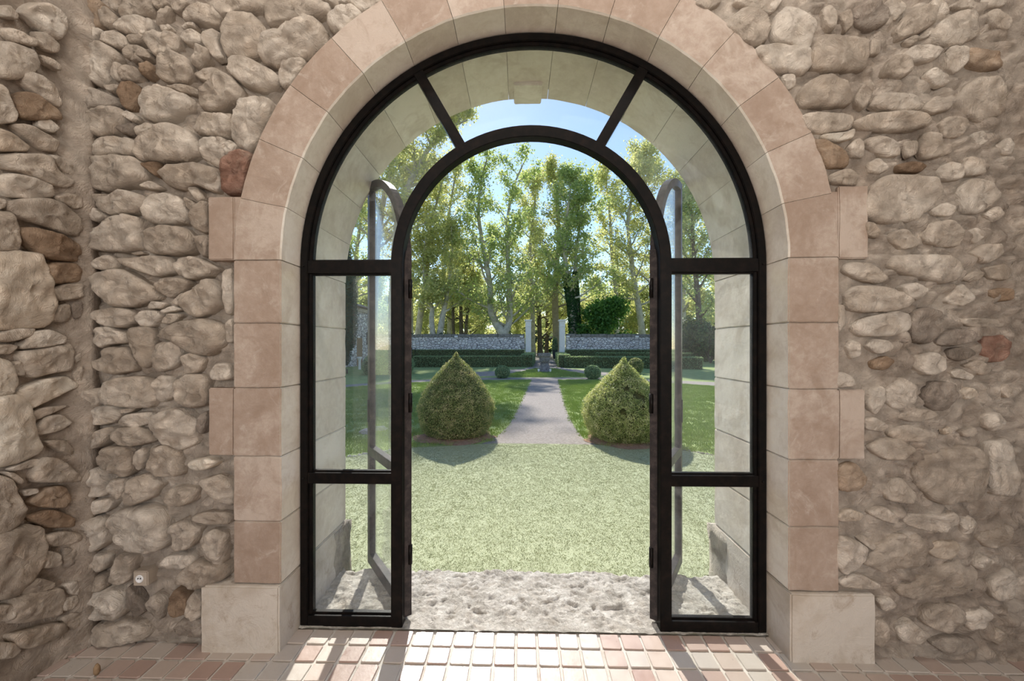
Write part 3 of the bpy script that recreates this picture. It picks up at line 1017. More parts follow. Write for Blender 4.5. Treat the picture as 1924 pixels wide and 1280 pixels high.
def make_stone(pts2, to3, n3, parent, mat, relief, seed, base):
    """pts2 outline in wall coordinates, to3 maps (a, b, h) to a world point"""
    p = [Vector(q) for q in pts2]
    for _ in range(2):
        q = []
        for i in range(len(p)):
            a, b = p[i], p[(i + 1) % len(p)]
            q += [a.lerp(b, 0.16), a.lerp(b, 0.84)]
        p = q
    per = [0.0]
    for i in range(len(p)):
        per.append(per[-1] + (p[(i + 1) % len(p)] - p[i]).length)
    n = 44
    out = []
    j = 0
    for k in range(n):
        t = per[-1] * k / n
        while per[j + 1] < t: j += 1
        f = (t - per[j]) / max(1e-9, per[j + 1] - per[j])
        out.append(p[j].lerp(p[(j + 1) % len(p)], f))
    c = sum(out, Vector((0, 0))) / n
    ext = max((q - c).length for q in out)
    small = min((q - c).length for q in out)
    rel = relief * min(1.0, 0.35 + small / 0.09)
    rg = random.Random(seed)
    tilt = Vector((rg.uniform(-.35, .35), rg.uniform(-.1, .5)))
    rings = ((1.08, -0.9), (1.075, 0.0), (1.055, 0.42), (1.01, 0.74), (0.94, 0.90), (0.84, 0.98), (0.72, 1.02), (0.58, 1.03), (0.43, 1.03), (0.28, 1.03), (0.13, 1.03))
    V, F = [], []
    so = Vector((seed * 1.37, seed * 0.71, 0))
    for s, h in rings:
        for q in out:
            w = noise.noise(Vector((q.x * 16, q.y * 16, 0)) + so) + 0.6 * noise.noise(Vector((q.x * 45, q.y * 45, 0)) + so)
            e = c + (q - c) * (s * (1 + (0.07 * w if s > 0.5 else 0)))
            nn = noise.noise(Vector((e.x * 9, e.y * 9, 1.7)) + so) * 0.45 - abs(noise.noise(Vector((e.x * 15, e.y * 15, 2.7)) + so)) * 0.5 + noise.noise(Vector((e.x * 30, e.y * 30, 3.7)) + so) * 0.28 + noise.noise(Vector((e.x * 70, e.y * 70, 5.7)) + so) * 0.16
            # broken facets
            cellp = noise.cell(Vector((e.x * 7, e.y * 7, seed)))
            hh = h
            if h > 0.3: hh = h * (1 + tilt.dot(e - c) / ext * 0.6 + nn + 0.10 * (cellp - 0.5))
            V.append(to3(e.x, e.y, base + rel * hh))
    V.append(to3(c.x, c.y, base + rel * 1.03))
    m = len(rings)
    for r_ in range(m - 1):
        for k in range(n):
            l = (k + 1) % n
            F.append((r_*n+k, r_*n+l, (r_+1)*n+l, (r_+1)*n+k))
    for k in range(n):
        F.append(((m-1)*n+k, (m-1)*n+(k+1) % n, m*n))
    org = to3(c.x, c.y, base)
    me = mesh_of('stone', [v - org for v in V], F)
    bmt = bmesh.new(); bmt.from_mesh(me)
    bmesh.ops.recalc_face_normals(bmt, faces=bmt.faces)
    f0 = max(bmt.faces, key=lambda f: f.calc_center_median().dot(n3))
    if f0.normal.dot(n3) < 0: bmesh.ops.reverse_faces(bmt, faces=bmt.faces)
    bmt.to_mesh(me); bmt.free()
    return link('stone', me, M[mat], parent, org, smooth=True)
sd = 0
for (ox, oy, sc), txt in BACK:
    for line in txt.split('\n'):
        toks = line.split()
        key = toks.pop() if toks[-1] in MATKEY else None
        uv = [tuple(map(float, t.split(','))) for t in toks]
        uv = [(ox + a / sc, oy + b / sc) for a, b in uv]
        w = [on_y(max(u, 150), v, 0.0) for u, v in uv]
        sd += 1
        cx = sum(q.x for q in w) / len(w)
        left = cx < 0
        relief = 0.050 if left else 0.030
        base = -0.022 if left else 0.006
        make_stone([(q.x, q.z) for q in w], lambda a, b, h: Vector((a, -h, b)), Vector((0, -1, 0)), wall,
                   MATKEY.get(key, 'rubble'), relief * random.Random(sd).uniform(0.8, 1.2), sd, base)
for (ox, oy, sc), txt in SIDE:
    for line in txt.split('\n'):
        toks = line.split()
        key = toks.pop() if toks[-1] in MATKEY else None
        uv = [tuple(map(float, t.split(','))) for t in toks]
        w = [on_x(min(ox + a / sc, 152), oy + b / sc, XL) for a, b in uv]
        sd += 1
        make_stone([(q.y, q.z) for q in w], lambda a, b, h: Vector((XL + h, a, b)), Vector((1, 0, 0)), wall_left,
                   MATKEY.get(key, 'rubble'), 0.032 * random.Random(sd).uniform(0.8, 1.2), sd, 0.0)

# ---- the glazed steel screen of the doorway
YD0, YD1 = 0.135, 0.19
screen = empty('door_1', (0, 0, 0))
tag(screen, 'fixed black steel screen with arched fanlight and side panes', kind='structure')
RF = 1.186                       # outer radius of the frame
def arc_bar(name, r0, r1, a0, a1, y0, y1, n, mat, parent, legs=None, cx=0.0):
    """ring segment with optional straight legs going down to z=legs"""
    path = []
    if legs is not None: path.append((math.pi, legs))
    for i in range(n + 1):
        path.append((a1 + (a0 - a1) * i / n, None))
    if legs is not None: path.append((0.0, legs))
    bm = bmesh.new(); rows = []
    for a, z in path:
        row = []
        for r, y in ((r0, y0), (r1, y0), (r1, y1), (r0, y1)):
            x = r * math.cos(a)
            zz = SPR + r * math.sin(a) if z is None else z
            row.append(bm.verts.new((cx + x, y, zz)))
        rows.append(row)
    for i in range(len(rows) - 1):
        for k in range(4):
            l = (k + 1) % 4
            bm.faces.new((rows[i][k], rows[i+1][k], rows[i+1][l], rows[i][l]))
    bm.faces.new(rows[0]); bm.faces.new(list(reversed(rows[-1])))
    bmesh.ops.recalc_face_normals(bm, faces=bm.faces)
    es = [e for e in bm.edges if len(e.link_faces) == 2 and e.calc_face_angle(0) > 0.9]
    bmesh.ops.bevel(bm, geom=es, offset=0.003, segments=2, affect='EDGES')
    return link(name, bm_mesh(name, bm), mat, parent)
arc_bar('outer_frame', RF - 0.040, RF, 0, math.pi, YD0, YD1, 64, M['iron'], screen, legs=0.006)
bd = arc_bar('glazing_bead', RF - 0.058, RF - 0.036, 0, math.pi, YD0 + 0.014, YD1 - 0.008, 64, M['iron'], screen, legs=0.03)
RS0, RS1 = 0.655, 0.713          # inner arch and its stiles
arc_bar('inner_frame', RS0, RS1, 0, math.pi, YD0 - 0.004, YD1, 48, M['iron'], screen, legs=0.006)
for a in (60, 120):
    ca, sa = math.cos(R(a)), math.sin(R(a))
    bm = bmesh.new()
    add_box(bm, (-0.026, YD0 + 0.002, RS1 - 0.01), (0.026, YD1 - 0.004, RF - 0.03))
    bmesh.ops.bevel(bm, geom=bm.edges[:], offset=0.003, segments=2, affect='EDGES')
    bmesh.ops.rotate(bm, verts=bm.verts, cent=(0, 0, 0), matrix=Matrix.Rotation(R(90 - a), 3, 'Y'))
    bmesh.ops.translate(bm, verts=bm.verts, vec=(0, 0, SPR))
    link('radial_bar', bm_mesh('radial_bar', bm), M['iron'], screen)
for s in (-1, 1):
    xa, xb = sorted((s * (RS1 - 0.005), s * (RF - 0.038)))
    for nm, z0, z1 in (('transom', SPR - 0.036, SPR + 0.030), ('glazing_rail', 0.740, 0.795), ('bottom_rail', 0.004, 0.058)):
        box(nm, (xa, YD0 + 0.001, z0), (xb, YD1 - 0.002, z1), M['iron'], screen, 0.003)
        box('glazing_bead', (xa, YD0 + 0.020, z0 - 0.008 if nm != 'bottom_rail' else z0), (xb, YD1 - 0.012, z1 + 0.008), M['iron'], screen, 0.002)
    for z0, z1 in ((0.058, 0.740), (0.795, SPR - 0.036)):
        box('pane', (min(s * RS1, s * (RF - .056)), 0.160, z0), (max(s * RS1, s * (RF - .056)), 0.166, z1), M['glass'], screen)
def fan_pane(a0, a1):
    bm = bmesh.new(); N = 20; rows = []
    for i in range(N + 1):
        a = R(a0 + (a1 - a0) * i / N)
        rows.append([bm.verts.new((r * math.cos(a), y, max(SPR + 0.03, SPR + r * math.sin(a)))) for r, y in ((RS1 - .005, .160), (RF - .05, .160), (RF - .05, .166), (RS1 - .005, .166))])
    for i in range(N):
        for k in range(4):
            l = (k + 1) % 4
            bm.faces.new((rows[i][k], rows[i+1][k], rows[i+1][l], rows[i][l]))
    bm.faces.new(rows[0]); bm.faces.new(list(reversed(rows[-1])))
    link('pane', bm_mesh('pane', bm), M['glass'], screen)
fan_pane(0.5, 58.8); fan_pane(61.2, 118.8); fan_pane(121.2, 179.5)
# little rivets on the frame
for s in (-1, 1):
    for z in (0.767, SPR):
        bm = bmesh.new(); bmesh.ops.create_uvsphere(bm, u_segments=10, v_segments=6, radius=0.006)
        link('rivet', bm_mesh('rivet', bm), M['iron'], screen, (s * (RF - 0.018), YD0 - 0.001, z), True)

def door_leaf(name, s, ang, label):
    """arched half of the double door; local x runs from the hinge to the meeting edge"""
    W = 0.648
    root = empty(name, (s * 0.64, 0.185, 0.0), 0.0)
    tag(root, label, kind='structure')
    root.rotation_euler = (0, 0, ang)
    def X(x): return -s * x        # closed leaf points to the centre
    zb = 0.028
    t0, t1 = -0.02, 0.022
    zs = lambda x: SPR + math.sqrt(max(0.0, W * W - (W - x) ** 2))
    def bar(nm, x0, x1, z0, z1, y0=t0, y1=t1):
        a, b = sorted((X(x0), X(x1)))
        return box(nm, (a, y0, z0), (b, y1, z1), M['iron_leaf'], root, 0.003)
    bar('hinge_stile', 0.0, 0.042, zb, SPR + 0.09)
    bar('meeting_stile', W - 0.042, W, zb, SPR + W - 0.002)
    bar('bottom_rail', 0.04, W - 0.04, zb, zb + 0.07)
    bar('glazing_rail', 0.04, W - 0.04, 0.738, 0.795)
    bm = bmesh.new(); rows = []
    N = 24
    for i in range(N + 1):
        a = R(90 * i / N)
        rows.append([bm.verts.new((X(W - r * math.cos(a)), y, SPR + r * math.sin(a))) for r, y in ((W - 0.045, t0), (W, t0), (W, t1), (W - 0.045, t1))])
    for i in range(N):
        for k in range(4):
            l = (k + 1) % 4
            bm.faces.new((rows[i][k], rows[i+1][k], rows[i+1][l], rows[i][l]))
    bm.faces.new(rows[0]); bm.faces.new(list(reversed(rows[-1])))
    link('arched_rail', bm_mesh('arched_rail', bm), M['iron_leaf'], root)
    a, b = sorted((X(0.04), X(W - 0.04)))
    box('pane', (a, -0.003, zb + 0.065), (b, 0.003, 0.742), M['glass'], root)
    bm = bmesh.new()
    top = [(0.04, SPR)] + [(W - (W - 0.04) * math.cos(R(90 * i / 16)), SPR + (W - 0.04) * math.sin(R(90 * i / 16))) for i in range(1, 16)] + [(W - 0.04, SPR + W - 0.042)]
    prof = [(0.04, 0.79)] + top + [(W - 0.04, 0.79)]
    f0 = [bm.verts.new((X(x), -0.003, z)) for x, z in prof]; f1 = [bm.verts.new((X(x), 0.003, z)) for x, z in prof]
    bm.faces.new(f0); bm.faces.new(list(reversed(f1)))
    for i in range(len(prof)):
        j = (i + 1) % len(prof)
        bm.faces.new((f0[i], f0[j], f1[j], f1[i]))
    link('pane', bm_mesh('pane', bm), M['glass'], root)
    for z in (0.35, 1.15, 1.75):
        bm = bmesh.new(); bmesh.ops.create_cone(bm, cap_ends=True, segments=12, radius1=0.011, radius2=0.011, depth=0.1)
        link('hinge', bm_mesh('hinge', bm), M['iron'], root, (0, -0.012, z), True)
    bar('handle_plate', W - 0.030, W - 0.012, 0.95, 1.10, t1, t1 + 0.006)
door_leaf('door_2', -1, R(128), 'arched glazed steel door leaf swung outward towards the left reveal')
door_leaf('door_3', 1, -R(123), 'arched glazed steel door leaf swung outward towards the right reveal')

# ---- electric socket set into the left rubble wall
p = on_y(268, 1085, 0.008)
sk = empty('wall_socket', p)
tag(sk, 'small square beige electric socket set low in the rubble wall', 'socket')
bm = bmesh.new(); add_box(bm, (-0.036, -0.012, -0.036), (0.036, 0.06, 0.036))
bmesh.ops.bevel(bm, geom=bm.edges[:], offset=0.004, segments=2, affect='EDGES')
link('plate', bm_mesh('plate', bm), M['plastic'], sk)
well = lathe('socket_well', [(0.019, 0), (0.019, 0.004), (0.016, 0.006), (0.013, 0.002)], M['white_paint'], sk, 24, (-0.002, -0.011, 0.0))
well.rotation_euler = (R(90), 0, 0)
for dx in (-0.006, 0.006):
    bm = bmesh.new(); bmesh.ops.create_cone(bm, cap_ends=True, segments=8, radius1=0.0025, radius2=0.0025, depth=0.004)
    h = link('pin_hole', bm_mesh('pin_hole', bm), M['iron_dark'], sk, (-0.002 + dx, -0.015, 0.002)); h.rotation_euler = (R(90), 0, 0)

# ---- scrap of wood at the foot of the side wall
q = G(182, 1268, 0.0)
V = []; F = []
for k in range(5):
    for i in range(9):
        a = 2 * math.pi * i / 9
        r_ = (0.006, 0.011, 0.012, 0.010, 0.004)[k] * (1 + 0.2 * noise.noise(Vector((i, k, 3.3))))
        V.append((r_ * math.cos(a), r_ * math.sin(a), 0.012 * k))
for k in range(4):
    for i in range(9): F.append((k*9+i, k*9+(i+1) % 9, k*9+9+(i+1) % 9, k*9+9+i))
F.append(tuple(range(9))[::-1]); F.append(tuple(36 + i for i in range(9)))
tag(link('wood_scrap', mesh_of('wood_scrap', V, F), M['wood'], None, q, True), 'short brown scrap of wood standing on the tiles', 'scrap')

# ================================================================== THE GARDEN
rng = np.random.default_rng(7)
GZ = -0.05
def poly_sheet(name, pix, z, thick, mat, world=None):
    pts = world or [G(u, v, z) for u, v in pix]
    bm = bmesh.new()
    top = [bm.verts.new((p.x, p.y, z)) for p in pts]
    bot = [bm.verts.new((p.x, p.y, z - thick)) for p in pts]
    f = bm.faces.new(top); bm.faces.new(list(reversed(bot)))
    for i in range(len(pts)):
        j = (i + 1) % len(pts)
        bm.faces.new((top[i], top[j], bot[j], bot[i]))
    bmesh.ops.recalc_face_normals(bm, faces=bm.faces)
    bmesh.ops.triangulate(bm, faces=bm.faces)
    return link(name, bm_mesh(name, bm), mat)
bm = bmesh.new(); add_box(bm, (-120, WT - 0.1, -0.6), (120, 190, GZ))
tag(link('ground', bm_mesh('ground', bm), M['lawn']), 'grassy ground of the garden and the park behind', kind='structure')

PATH = [(905, 834), (926, 826), (940, 815), (956, 800), (975, 765), (990, 730), (999, 713.5), (1048, 713.5), (1056, 740), (1066, 775), (1079, 802), (1096, 824), (1125, 838)]
tag(poly_sheet('path', PATH, GZ + 0.006, 0.05, M['gravel']), 'gravel garden path leading from the turf to the urn', kind='structure')
CROSS = [(400, 742), (640, 724), (763, 715), (900, 710), (999, 709.5), (1048, 709.5), (1150, 710), (1290, 716), (1600, 730), (1600, 738), (1290, 722), (1150, 713.5), (1048, 713.6), (999, 713.6), (900, 714), (763, 719), (640, 729), (400, 752)]
tag(poly_sheet('path', CROSS, GZ + 0.005, 0.05, M['gravel']), 'narrow gravel cross path in front of the box balls', kind='structure')
RING = [(880, 700), (930, 697.5), (985, 693), (1000, 688), (1003, 680), (1012, 674), (1036, 674), (1048, 682), (1060, 692), (1130, 699), (1160, 702), (1160, 707), (1125, 705), (1062, 697), (1040, 692), (1006, 692), (985, 697), (935, 706), (880, 708)]
tag(poly_sheet('path', RING, GZ + 0.004, 0.05, M['gravel']), 'pale gravel around the urn running to the gate pillars', kind='structure')
tag(poly_sheet('path', None, GZ + 0.005, 0.05, M['gravel'], world=[ground_at(u, d, 0) for u, d in ((1001, 41), (1050, 41), (1046, 60), (1020, 80), (1008, 80), (1004, 60))]), 'gravel drive beyond the gate pillars', kind='structure')

# ---- grass: one blade instanced over each patch
def grass(o, density, length, radius, mat, seed, name='blades', patch=0.05, count=9):
    ng = bpy.data.node_groups.new(name, 'GeometryNodeTree')
    ng.interface.new_socket('Geometry', in_out='INPUT', socket_type='NodeSocketGeometry')
    ng.interface.new_socket('Geometry', in_out='OUTPUT', socket_type='NodeSocketGeometry')
    N = ng.nodes.new; L = ng.links.new
    gi = N('NodeGroupInput'); go = N('NodeGroupOutput')
    dp = N('GeometryNodeDistributePointsOnFaces'); dp.inputs['Density'].default_value = density / count; dp.inputs['Seed'].default_value = seed
    nz = N('GeometryNodeInputNormal'); sep = N('ShaderNodeSeparateXYZ'); cmp = N('FunctionNodeCompare'); cmp.inputs[1].default_value = 0.7
    L(nz.outputs[0], sep.inputs[0]); L(sep.outputs[2], cmp.inputs[0]); L(cmp.outputs[0], dp.inputs['Selection'])
    cone = N('GeometryNodeMeshCone'); cone.inputs['Vertices'].default_value = 3
    cone.inputs['Radius Top'].default_value = 0.0; cone.inputs['Radius Bottom'].default_value = radius; cone.inputs['Depth'].default_value = length
    cone.fill_type = 'NONE'
    sm = N('GeometryNodeSetMaterial'); sm.inputs['Material'].default_value = mat
    pg = N('GeometryNodeMeshGrid'); pg.inputs['Size X'].default_value = patch; pg.inputs['Size Y'].default_value = patch
    pg.inputs['Vertices X'].default_value = 2; pg.inputs['Vertices Y'].default_value = 2
    pd = N('GeometryNodeDistributePointsOnFaces'); pd.inputs['Density'].default_value = count / (patch * patch); pd.inputs['Seed'].default_value = seed + 50
    pi = N('GeometryNodeInstanceOnPoints'); rl = N('GeometryNodeRealizeInstances')
    pe = N('FunctionNodeEulerToRotation'); pr = N('FunctionNodeRandomValue'); pr.data_type = 'FLOAT_VECTOR'
    pr.inputs[0].default_value = (-0.6, -0.6, 0); pr.inputs[1].default_value = (0.6, 0.6, 6.28)
    ps = N('FunctionNodeRandomValue'); ps.data_type = 'FLOAT'; ps.inputs[2].default_value = 0.6; ps.inputs[3].default_value = 1.4
    L(pg.outputs[0], pd.inputs['Mesh']); L(pd.outputs['Points'], pi.inputs['Points']); L(cone.outputs[0], pi.inputs['Instance'])
    L(pr.outputs[0], pe.inputs[0]); L(pe.outputs[0], pi.inputs['Rotation']); L(ps.outputs[1], pi.inputs['Scale'])
    L(pi.outputs[0], rl.inputs[0]); L(rl.outputs[0], sm.inputs[0])
    iop = N('GeometryNodeInstanceOnPoints')
    rv = N('FunctionNodeRandomValue'); rv.data_type = 'FLOAT_VECTOR'
    rv.inputs[0].default_value = (0, 0, 0); rv.inputs[1].default_value = (0, 0, 6.28)
    rs = N('FunctionNodeRandomValue'); rs.data_type = 'FLOAT'
    rs.inputs[2].default_value = 0.8; rs.inputs[3].default_value = 1.2
    L(gi.outputs[0], dp.inputs['Mesh']); L(dp.outputs['Points'], iop.inputs['Points']); L(sm.outputs[0], iop.inputs['Instance'])
    e2r = N('FunctionNodeEulerToRotation')
    L(rv.outputs[0], e2r.inputs[0]); L(e2r.outputs[0], iop.inputs['Rotation'])
    L(rs.outputs[1], iop.inputs['Scale'])
    jg = N('GeometryNodeJoinGeometry'); L(gi.outputs[0], jg.inputs[0]); L(iop.outputs[0], jg.inputs[0])
    L(jg.outputs[0], go.inputs[0])
    md = o.modifiers.new('blades', 'NODES'); md.node_group = ng
def blade_mat(name, c0, c1, c2, scale):
    m = bpy.data.materials.new(name); m.use_nodes = True
    nt = m.node_tree; nt.nodes.clear()
    out = nd(nt, 'ShaderNodeOutputMaterial')
    oi = nd(nt, 'ShaderNodeObjectInfo')
    n = noise_tex(nt, world_pos(nt), scale, 4, 0.6)
    fine = noise_tex(nt, world_pos(nt), 140, 2, 0.5)
    f = math_n(nt, 'ADD', math_n(nt, 'MULTIPLY', fine, 0.55), math_n(nt, 'MULTIPLY', n, 0.45))
    col = ramp(nt, f, [(0.22, c0), (0.5, c1), (0.78, c2)])
    d = nd(nt, 'ShaderNodeBsdfDiffuse'); t = nd(nt, 'ShaderNodeBsdfTranslucent')
    nt.links.new(col, d.inputs[0]); nt.links.new(col, t.inputs[0])
    mx = nd(nt, 'ShaderNodeMixShader'); mx.inputs[0].default_value = 0.5
    nt.links.new(d.outputs[0], mx.inputs[1]); nt.links.new(t.outputs[0], mx.inputs[2]); nt.links.new(mx.outputs[0], out.inputs[0])
    return m
M['turf_blade'] = blade_mat('artificial turf blades', (0.45, 0.475, 0.30), (0.505, 0.53, 0.34), (0.565, 0.58, 0.39), 3.0)
M['lawn_blade'] = blade_mat('lawn blades', (0.27, 0.38, 0.11), (0.43, 0.52, 0.19), (0.60, 0.63, 0.32), 1.3)
turf = poly_sheet('turf_grass', None, GZ + 0.012, 0.05, M['turf'], world=[Vector(q) for q in ((-1.9, 0.70, 0), (-1.14, 0.70, 0), (-1.14, 0.56, 0), (1.14, 0.56, 0), (1.14, 0.70, 0), (1.9, 0.70, 0))] + [G(u, v, GZ) for u, v in ((1480, 876), (1335, 856), (1280, 848), (1215, 842), (1165, 842), (1130, 838), (1050, 836), (930, 835), (870, 838), (800, 842), (763, 843), (700, 853), (645, 862), (480, 882))])
tag(turf, 'short artificial turf carpet between the threshold and the lawn', 'turf', kind='stuff')
grass(turf, 36000, 0.0055, 0.0010, M['turf_blade'], 1)
lawnA = poly_sheet('lawn_grass', [(924, 829), (940, 817), (955, 800), (974, 765), (989, 730), (998, 714), (900, 715), (763, 719.5), (640, 729), (420, 750), (420, 892), (645, 860), (700, 851), (763, 841), (800, 840), (870, 836)], GZ + 0.004, 0.03, M['lawn'])
tag(lawnA, 'sun-dappled lawn around the bulbous box cone left of the path', 'lawn', kind='stuff')
grass(lawnA, 3200, 0.035, 0.004, M['lawn_blade'], 2, patch=0.16, count=20)
lawnB = poly_sheet('lawn_grass', [(1126, 836), (1098, 823), (1080, 801), (1067, 775), (1057, 740), (1049, 714), (1150, 714), (1290, 722.5), (1500, 738), (1500, 876), (1335, 853), (1280, 846), (1215, 840), (1165, 840)], GZ + 0.004, 0.03, M['lawn'])
tag(lawnB, 'sun-dappled lawn around the box cone right of the path', 'lawn', kind='stuff')
grass(lawnB, 3200, 0.035, 0.004, M['lawn_blade'], 3, patch=0.16, count=20)
lawnC = poly_sheet('lawn_grass', [(935, 707), (1000, 708.5), (1050, 708.5), (1118, 706.5), (1062, 698), (1040, 693), (1006, 693), (985, 698)], GZ + 0.02, 0.05, M['lawn'])
tag(lawnC, 'small oval lawn carrying the stone urn', 'lawn', kind='stuff')
grass(lawnC, 900, 0.06, 0.010, M['lawn_blade'], 4, patch=0.3, count=24)

# ---- clipped plants
def revolve(name, prof, mat, parent, n=40, wob=0.03, seed=0):
    V, F = [], []
    for r, z in prof:
        for i in range(n):
            a = 2 * math.pi * i / n
            k = 1 + wob * noise.noise(Vector((math.cos(a) * 2, math.sin(a) * 2, z * 3 + seed)))
            V.append((r * k * math.cos(a), r * k * math.sin(a), z))
    m = len(prof)
    for j in range(m - 1):
        for i in range(n):
            k = (i + 1) % n
            F.append((j*n+i, j*n+k, (j+1)*n+k, (j+1)*n+i))
    F.append(tuple((m-1)*n+i for i in range(n)))
    F.append(tuple(range(n))[::-1])
    return link(name, mesh_of(name, V, F), mat, parent, None, True)
def topiary(name, label, group, loc, prof, nleaf, lsize, mat, seed, cat='topiary', wob=0.05, fuzz=0.02, up=0.4, holes=()):
    """prof: list of (radius, z) from the ground to the tip"""
    root = empty(name, loc)
    tag(root, label, cat, group)
    rg = np.random.default_rng(seed)
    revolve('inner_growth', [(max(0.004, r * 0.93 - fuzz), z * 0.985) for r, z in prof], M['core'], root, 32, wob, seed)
    pr = np.array(prof)
    seg = np.hypot(np.diff(pr[:, 0]), np.diff(pr[:, 1])) * (pr[:-1, 0] + pr[1:, 0])
    k = rg.choice(len(seg), nleaf, p=seg / seg.sum())
    t = rg.random(nleaf)
    r = pr[k, 0] * (1 - t) + pr[k + 1, 0] * t
    z = pr[k, 1] * (1 - t) + pr[k + 1, 1] * t
    a = rg.random(nleaf) * 2 * np.pi
    sl = np.stack([pr[k + 1, 1] - pr[k, 1], -(pr[k + 1, 0] - pr[k, 0])], 1)
    sl /= np.linalg.norm(sl, axis=1, keepdims=True) + 1e-9
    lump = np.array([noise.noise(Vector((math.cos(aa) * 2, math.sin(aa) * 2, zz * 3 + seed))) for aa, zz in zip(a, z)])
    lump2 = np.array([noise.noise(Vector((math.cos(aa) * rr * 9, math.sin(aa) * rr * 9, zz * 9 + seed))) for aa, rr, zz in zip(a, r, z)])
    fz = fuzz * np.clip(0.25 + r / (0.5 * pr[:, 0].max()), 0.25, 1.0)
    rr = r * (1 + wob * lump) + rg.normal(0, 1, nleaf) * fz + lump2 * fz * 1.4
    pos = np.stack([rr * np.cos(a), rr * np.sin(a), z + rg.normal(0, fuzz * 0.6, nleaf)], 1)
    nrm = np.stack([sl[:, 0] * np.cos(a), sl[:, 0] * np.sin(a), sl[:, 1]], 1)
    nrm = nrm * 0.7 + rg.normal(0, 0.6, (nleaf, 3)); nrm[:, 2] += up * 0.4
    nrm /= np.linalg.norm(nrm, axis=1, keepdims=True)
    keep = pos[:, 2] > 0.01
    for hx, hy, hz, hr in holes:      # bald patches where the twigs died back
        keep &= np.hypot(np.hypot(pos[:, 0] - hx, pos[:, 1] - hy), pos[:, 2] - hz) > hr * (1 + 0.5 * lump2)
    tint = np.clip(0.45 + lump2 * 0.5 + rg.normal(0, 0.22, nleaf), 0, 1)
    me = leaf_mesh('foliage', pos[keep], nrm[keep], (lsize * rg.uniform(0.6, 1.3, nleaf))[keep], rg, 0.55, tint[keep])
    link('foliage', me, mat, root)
    lathe('stem', [(0.05, -0.05), (0.045, 0.25)], M['bark_dark'], root, 8)
    return root
def px_prof(rows, ybase, d, sc=1.0):
    k = d / FPX
    return [(hw * k * sc, (ybase - y) * k) for y, hw in rows]
d1 = 6.4
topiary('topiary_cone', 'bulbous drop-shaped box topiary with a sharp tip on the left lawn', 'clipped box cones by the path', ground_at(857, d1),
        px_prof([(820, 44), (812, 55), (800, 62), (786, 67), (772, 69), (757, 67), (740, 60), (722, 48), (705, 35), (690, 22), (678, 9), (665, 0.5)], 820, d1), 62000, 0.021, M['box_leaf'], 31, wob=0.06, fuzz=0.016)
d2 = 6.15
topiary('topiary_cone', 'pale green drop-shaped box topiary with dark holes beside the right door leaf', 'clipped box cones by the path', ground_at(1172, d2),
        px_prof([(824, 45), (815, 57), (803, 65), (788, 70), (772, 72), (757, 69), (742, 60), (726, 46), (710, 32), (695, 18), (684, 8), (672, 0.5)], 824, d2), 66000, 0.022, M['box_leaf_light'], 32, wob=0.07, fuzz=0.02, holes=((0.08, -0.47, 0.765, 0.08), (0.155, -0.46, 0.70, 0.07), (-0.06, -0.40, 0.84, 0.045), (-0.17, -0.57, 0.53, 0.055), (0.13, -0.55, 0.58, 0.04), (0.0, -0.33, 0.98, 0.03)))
for u, d, lab in ((857, d1, 'ring of reddish soil under the left topiary'), (1172, d2, 'ring of reddish soil under the right topiary')):
    c = ground_at(u, d)
    bm = bmesh.new()
    n = 36; top = []; inn = []
    for i in range(n):
        a = 2 * math.pi * i / n
        r_ = 0.56 + 0.12 * noise.noise(Vector((math.cos(a) * 2, math.sin(a) * 2, u))) + (0.13 if math.sin(a) < 0 else 0)
        top.append(bm.verts.new((r_ * math.cos(a), r_ * math.sin(a), 0.012)))
        inn.append(bm.verts.new((r_ * .7 * math.cos(a), r_ * .7 * math.sin(a), 0.035 + 0.02 * noise.noise(Vector((i, u, 0))))))
    for i in range(n):
        j = (i + 1) % n
        bm.faces.new((top[i], top[j], inn[j], inn[i]))
    bm.faces.new(inn)
    tag(link('soil_bed', bm_mesh('soil_bed', bm), M['soil'], None, c, True), lab, 'soil')
def ball_prof(r, flat=0.9, n=14):
    return [(max(0.01, r * math.sin(math.pi * (0.12 + 0.88 * i / n))), r * flat * (1.0 - math.cos(math.pi * (0.12 + 0.88 * i / n))) - r * flat * 0.07) for i in range(n + 1)]
topiary('box_ball', 'dark clipped box ball at the left side of the path end', 'box balls at the path end', ground_at(944, 17.6), ball_prof(0.34), 6000, 0.04, M['hedge_leaf'], 41, 'shrub', 0.03, 0.012)
topiary('box_ball', 'dark clipped box ball at the right side of the path end', 'box balls at the path end', ground_at(1113.5, 17.2), ball_prof(0.36), 6000, 0.04, M['hedge_leaf'], 42, 'shrub', 0.03, 0.012)
topiary('box_ball', 'yellowing clipped box ball behind the tip of the right topiary', None, ground_at(1194, 20.5), ball_prof(0.40, 1.1), 6000, 0.045, M['box_leaf'], 43, 'shrub', 0.05, 0.02)
topiary('topiary_cone', 'broad dark clipped dome in front of the left hedge end', None, ground_at(730, 20.5), px_prof([(702, 40), (694, 45), (684, 46.5), (674, 43), (665, 34), (657, 20), (651, 8), (648, 1)], 702, 20.5), 14000, 0.05, M['hedge_leaf'], 44, wob=0.04, fuzz=0.015)

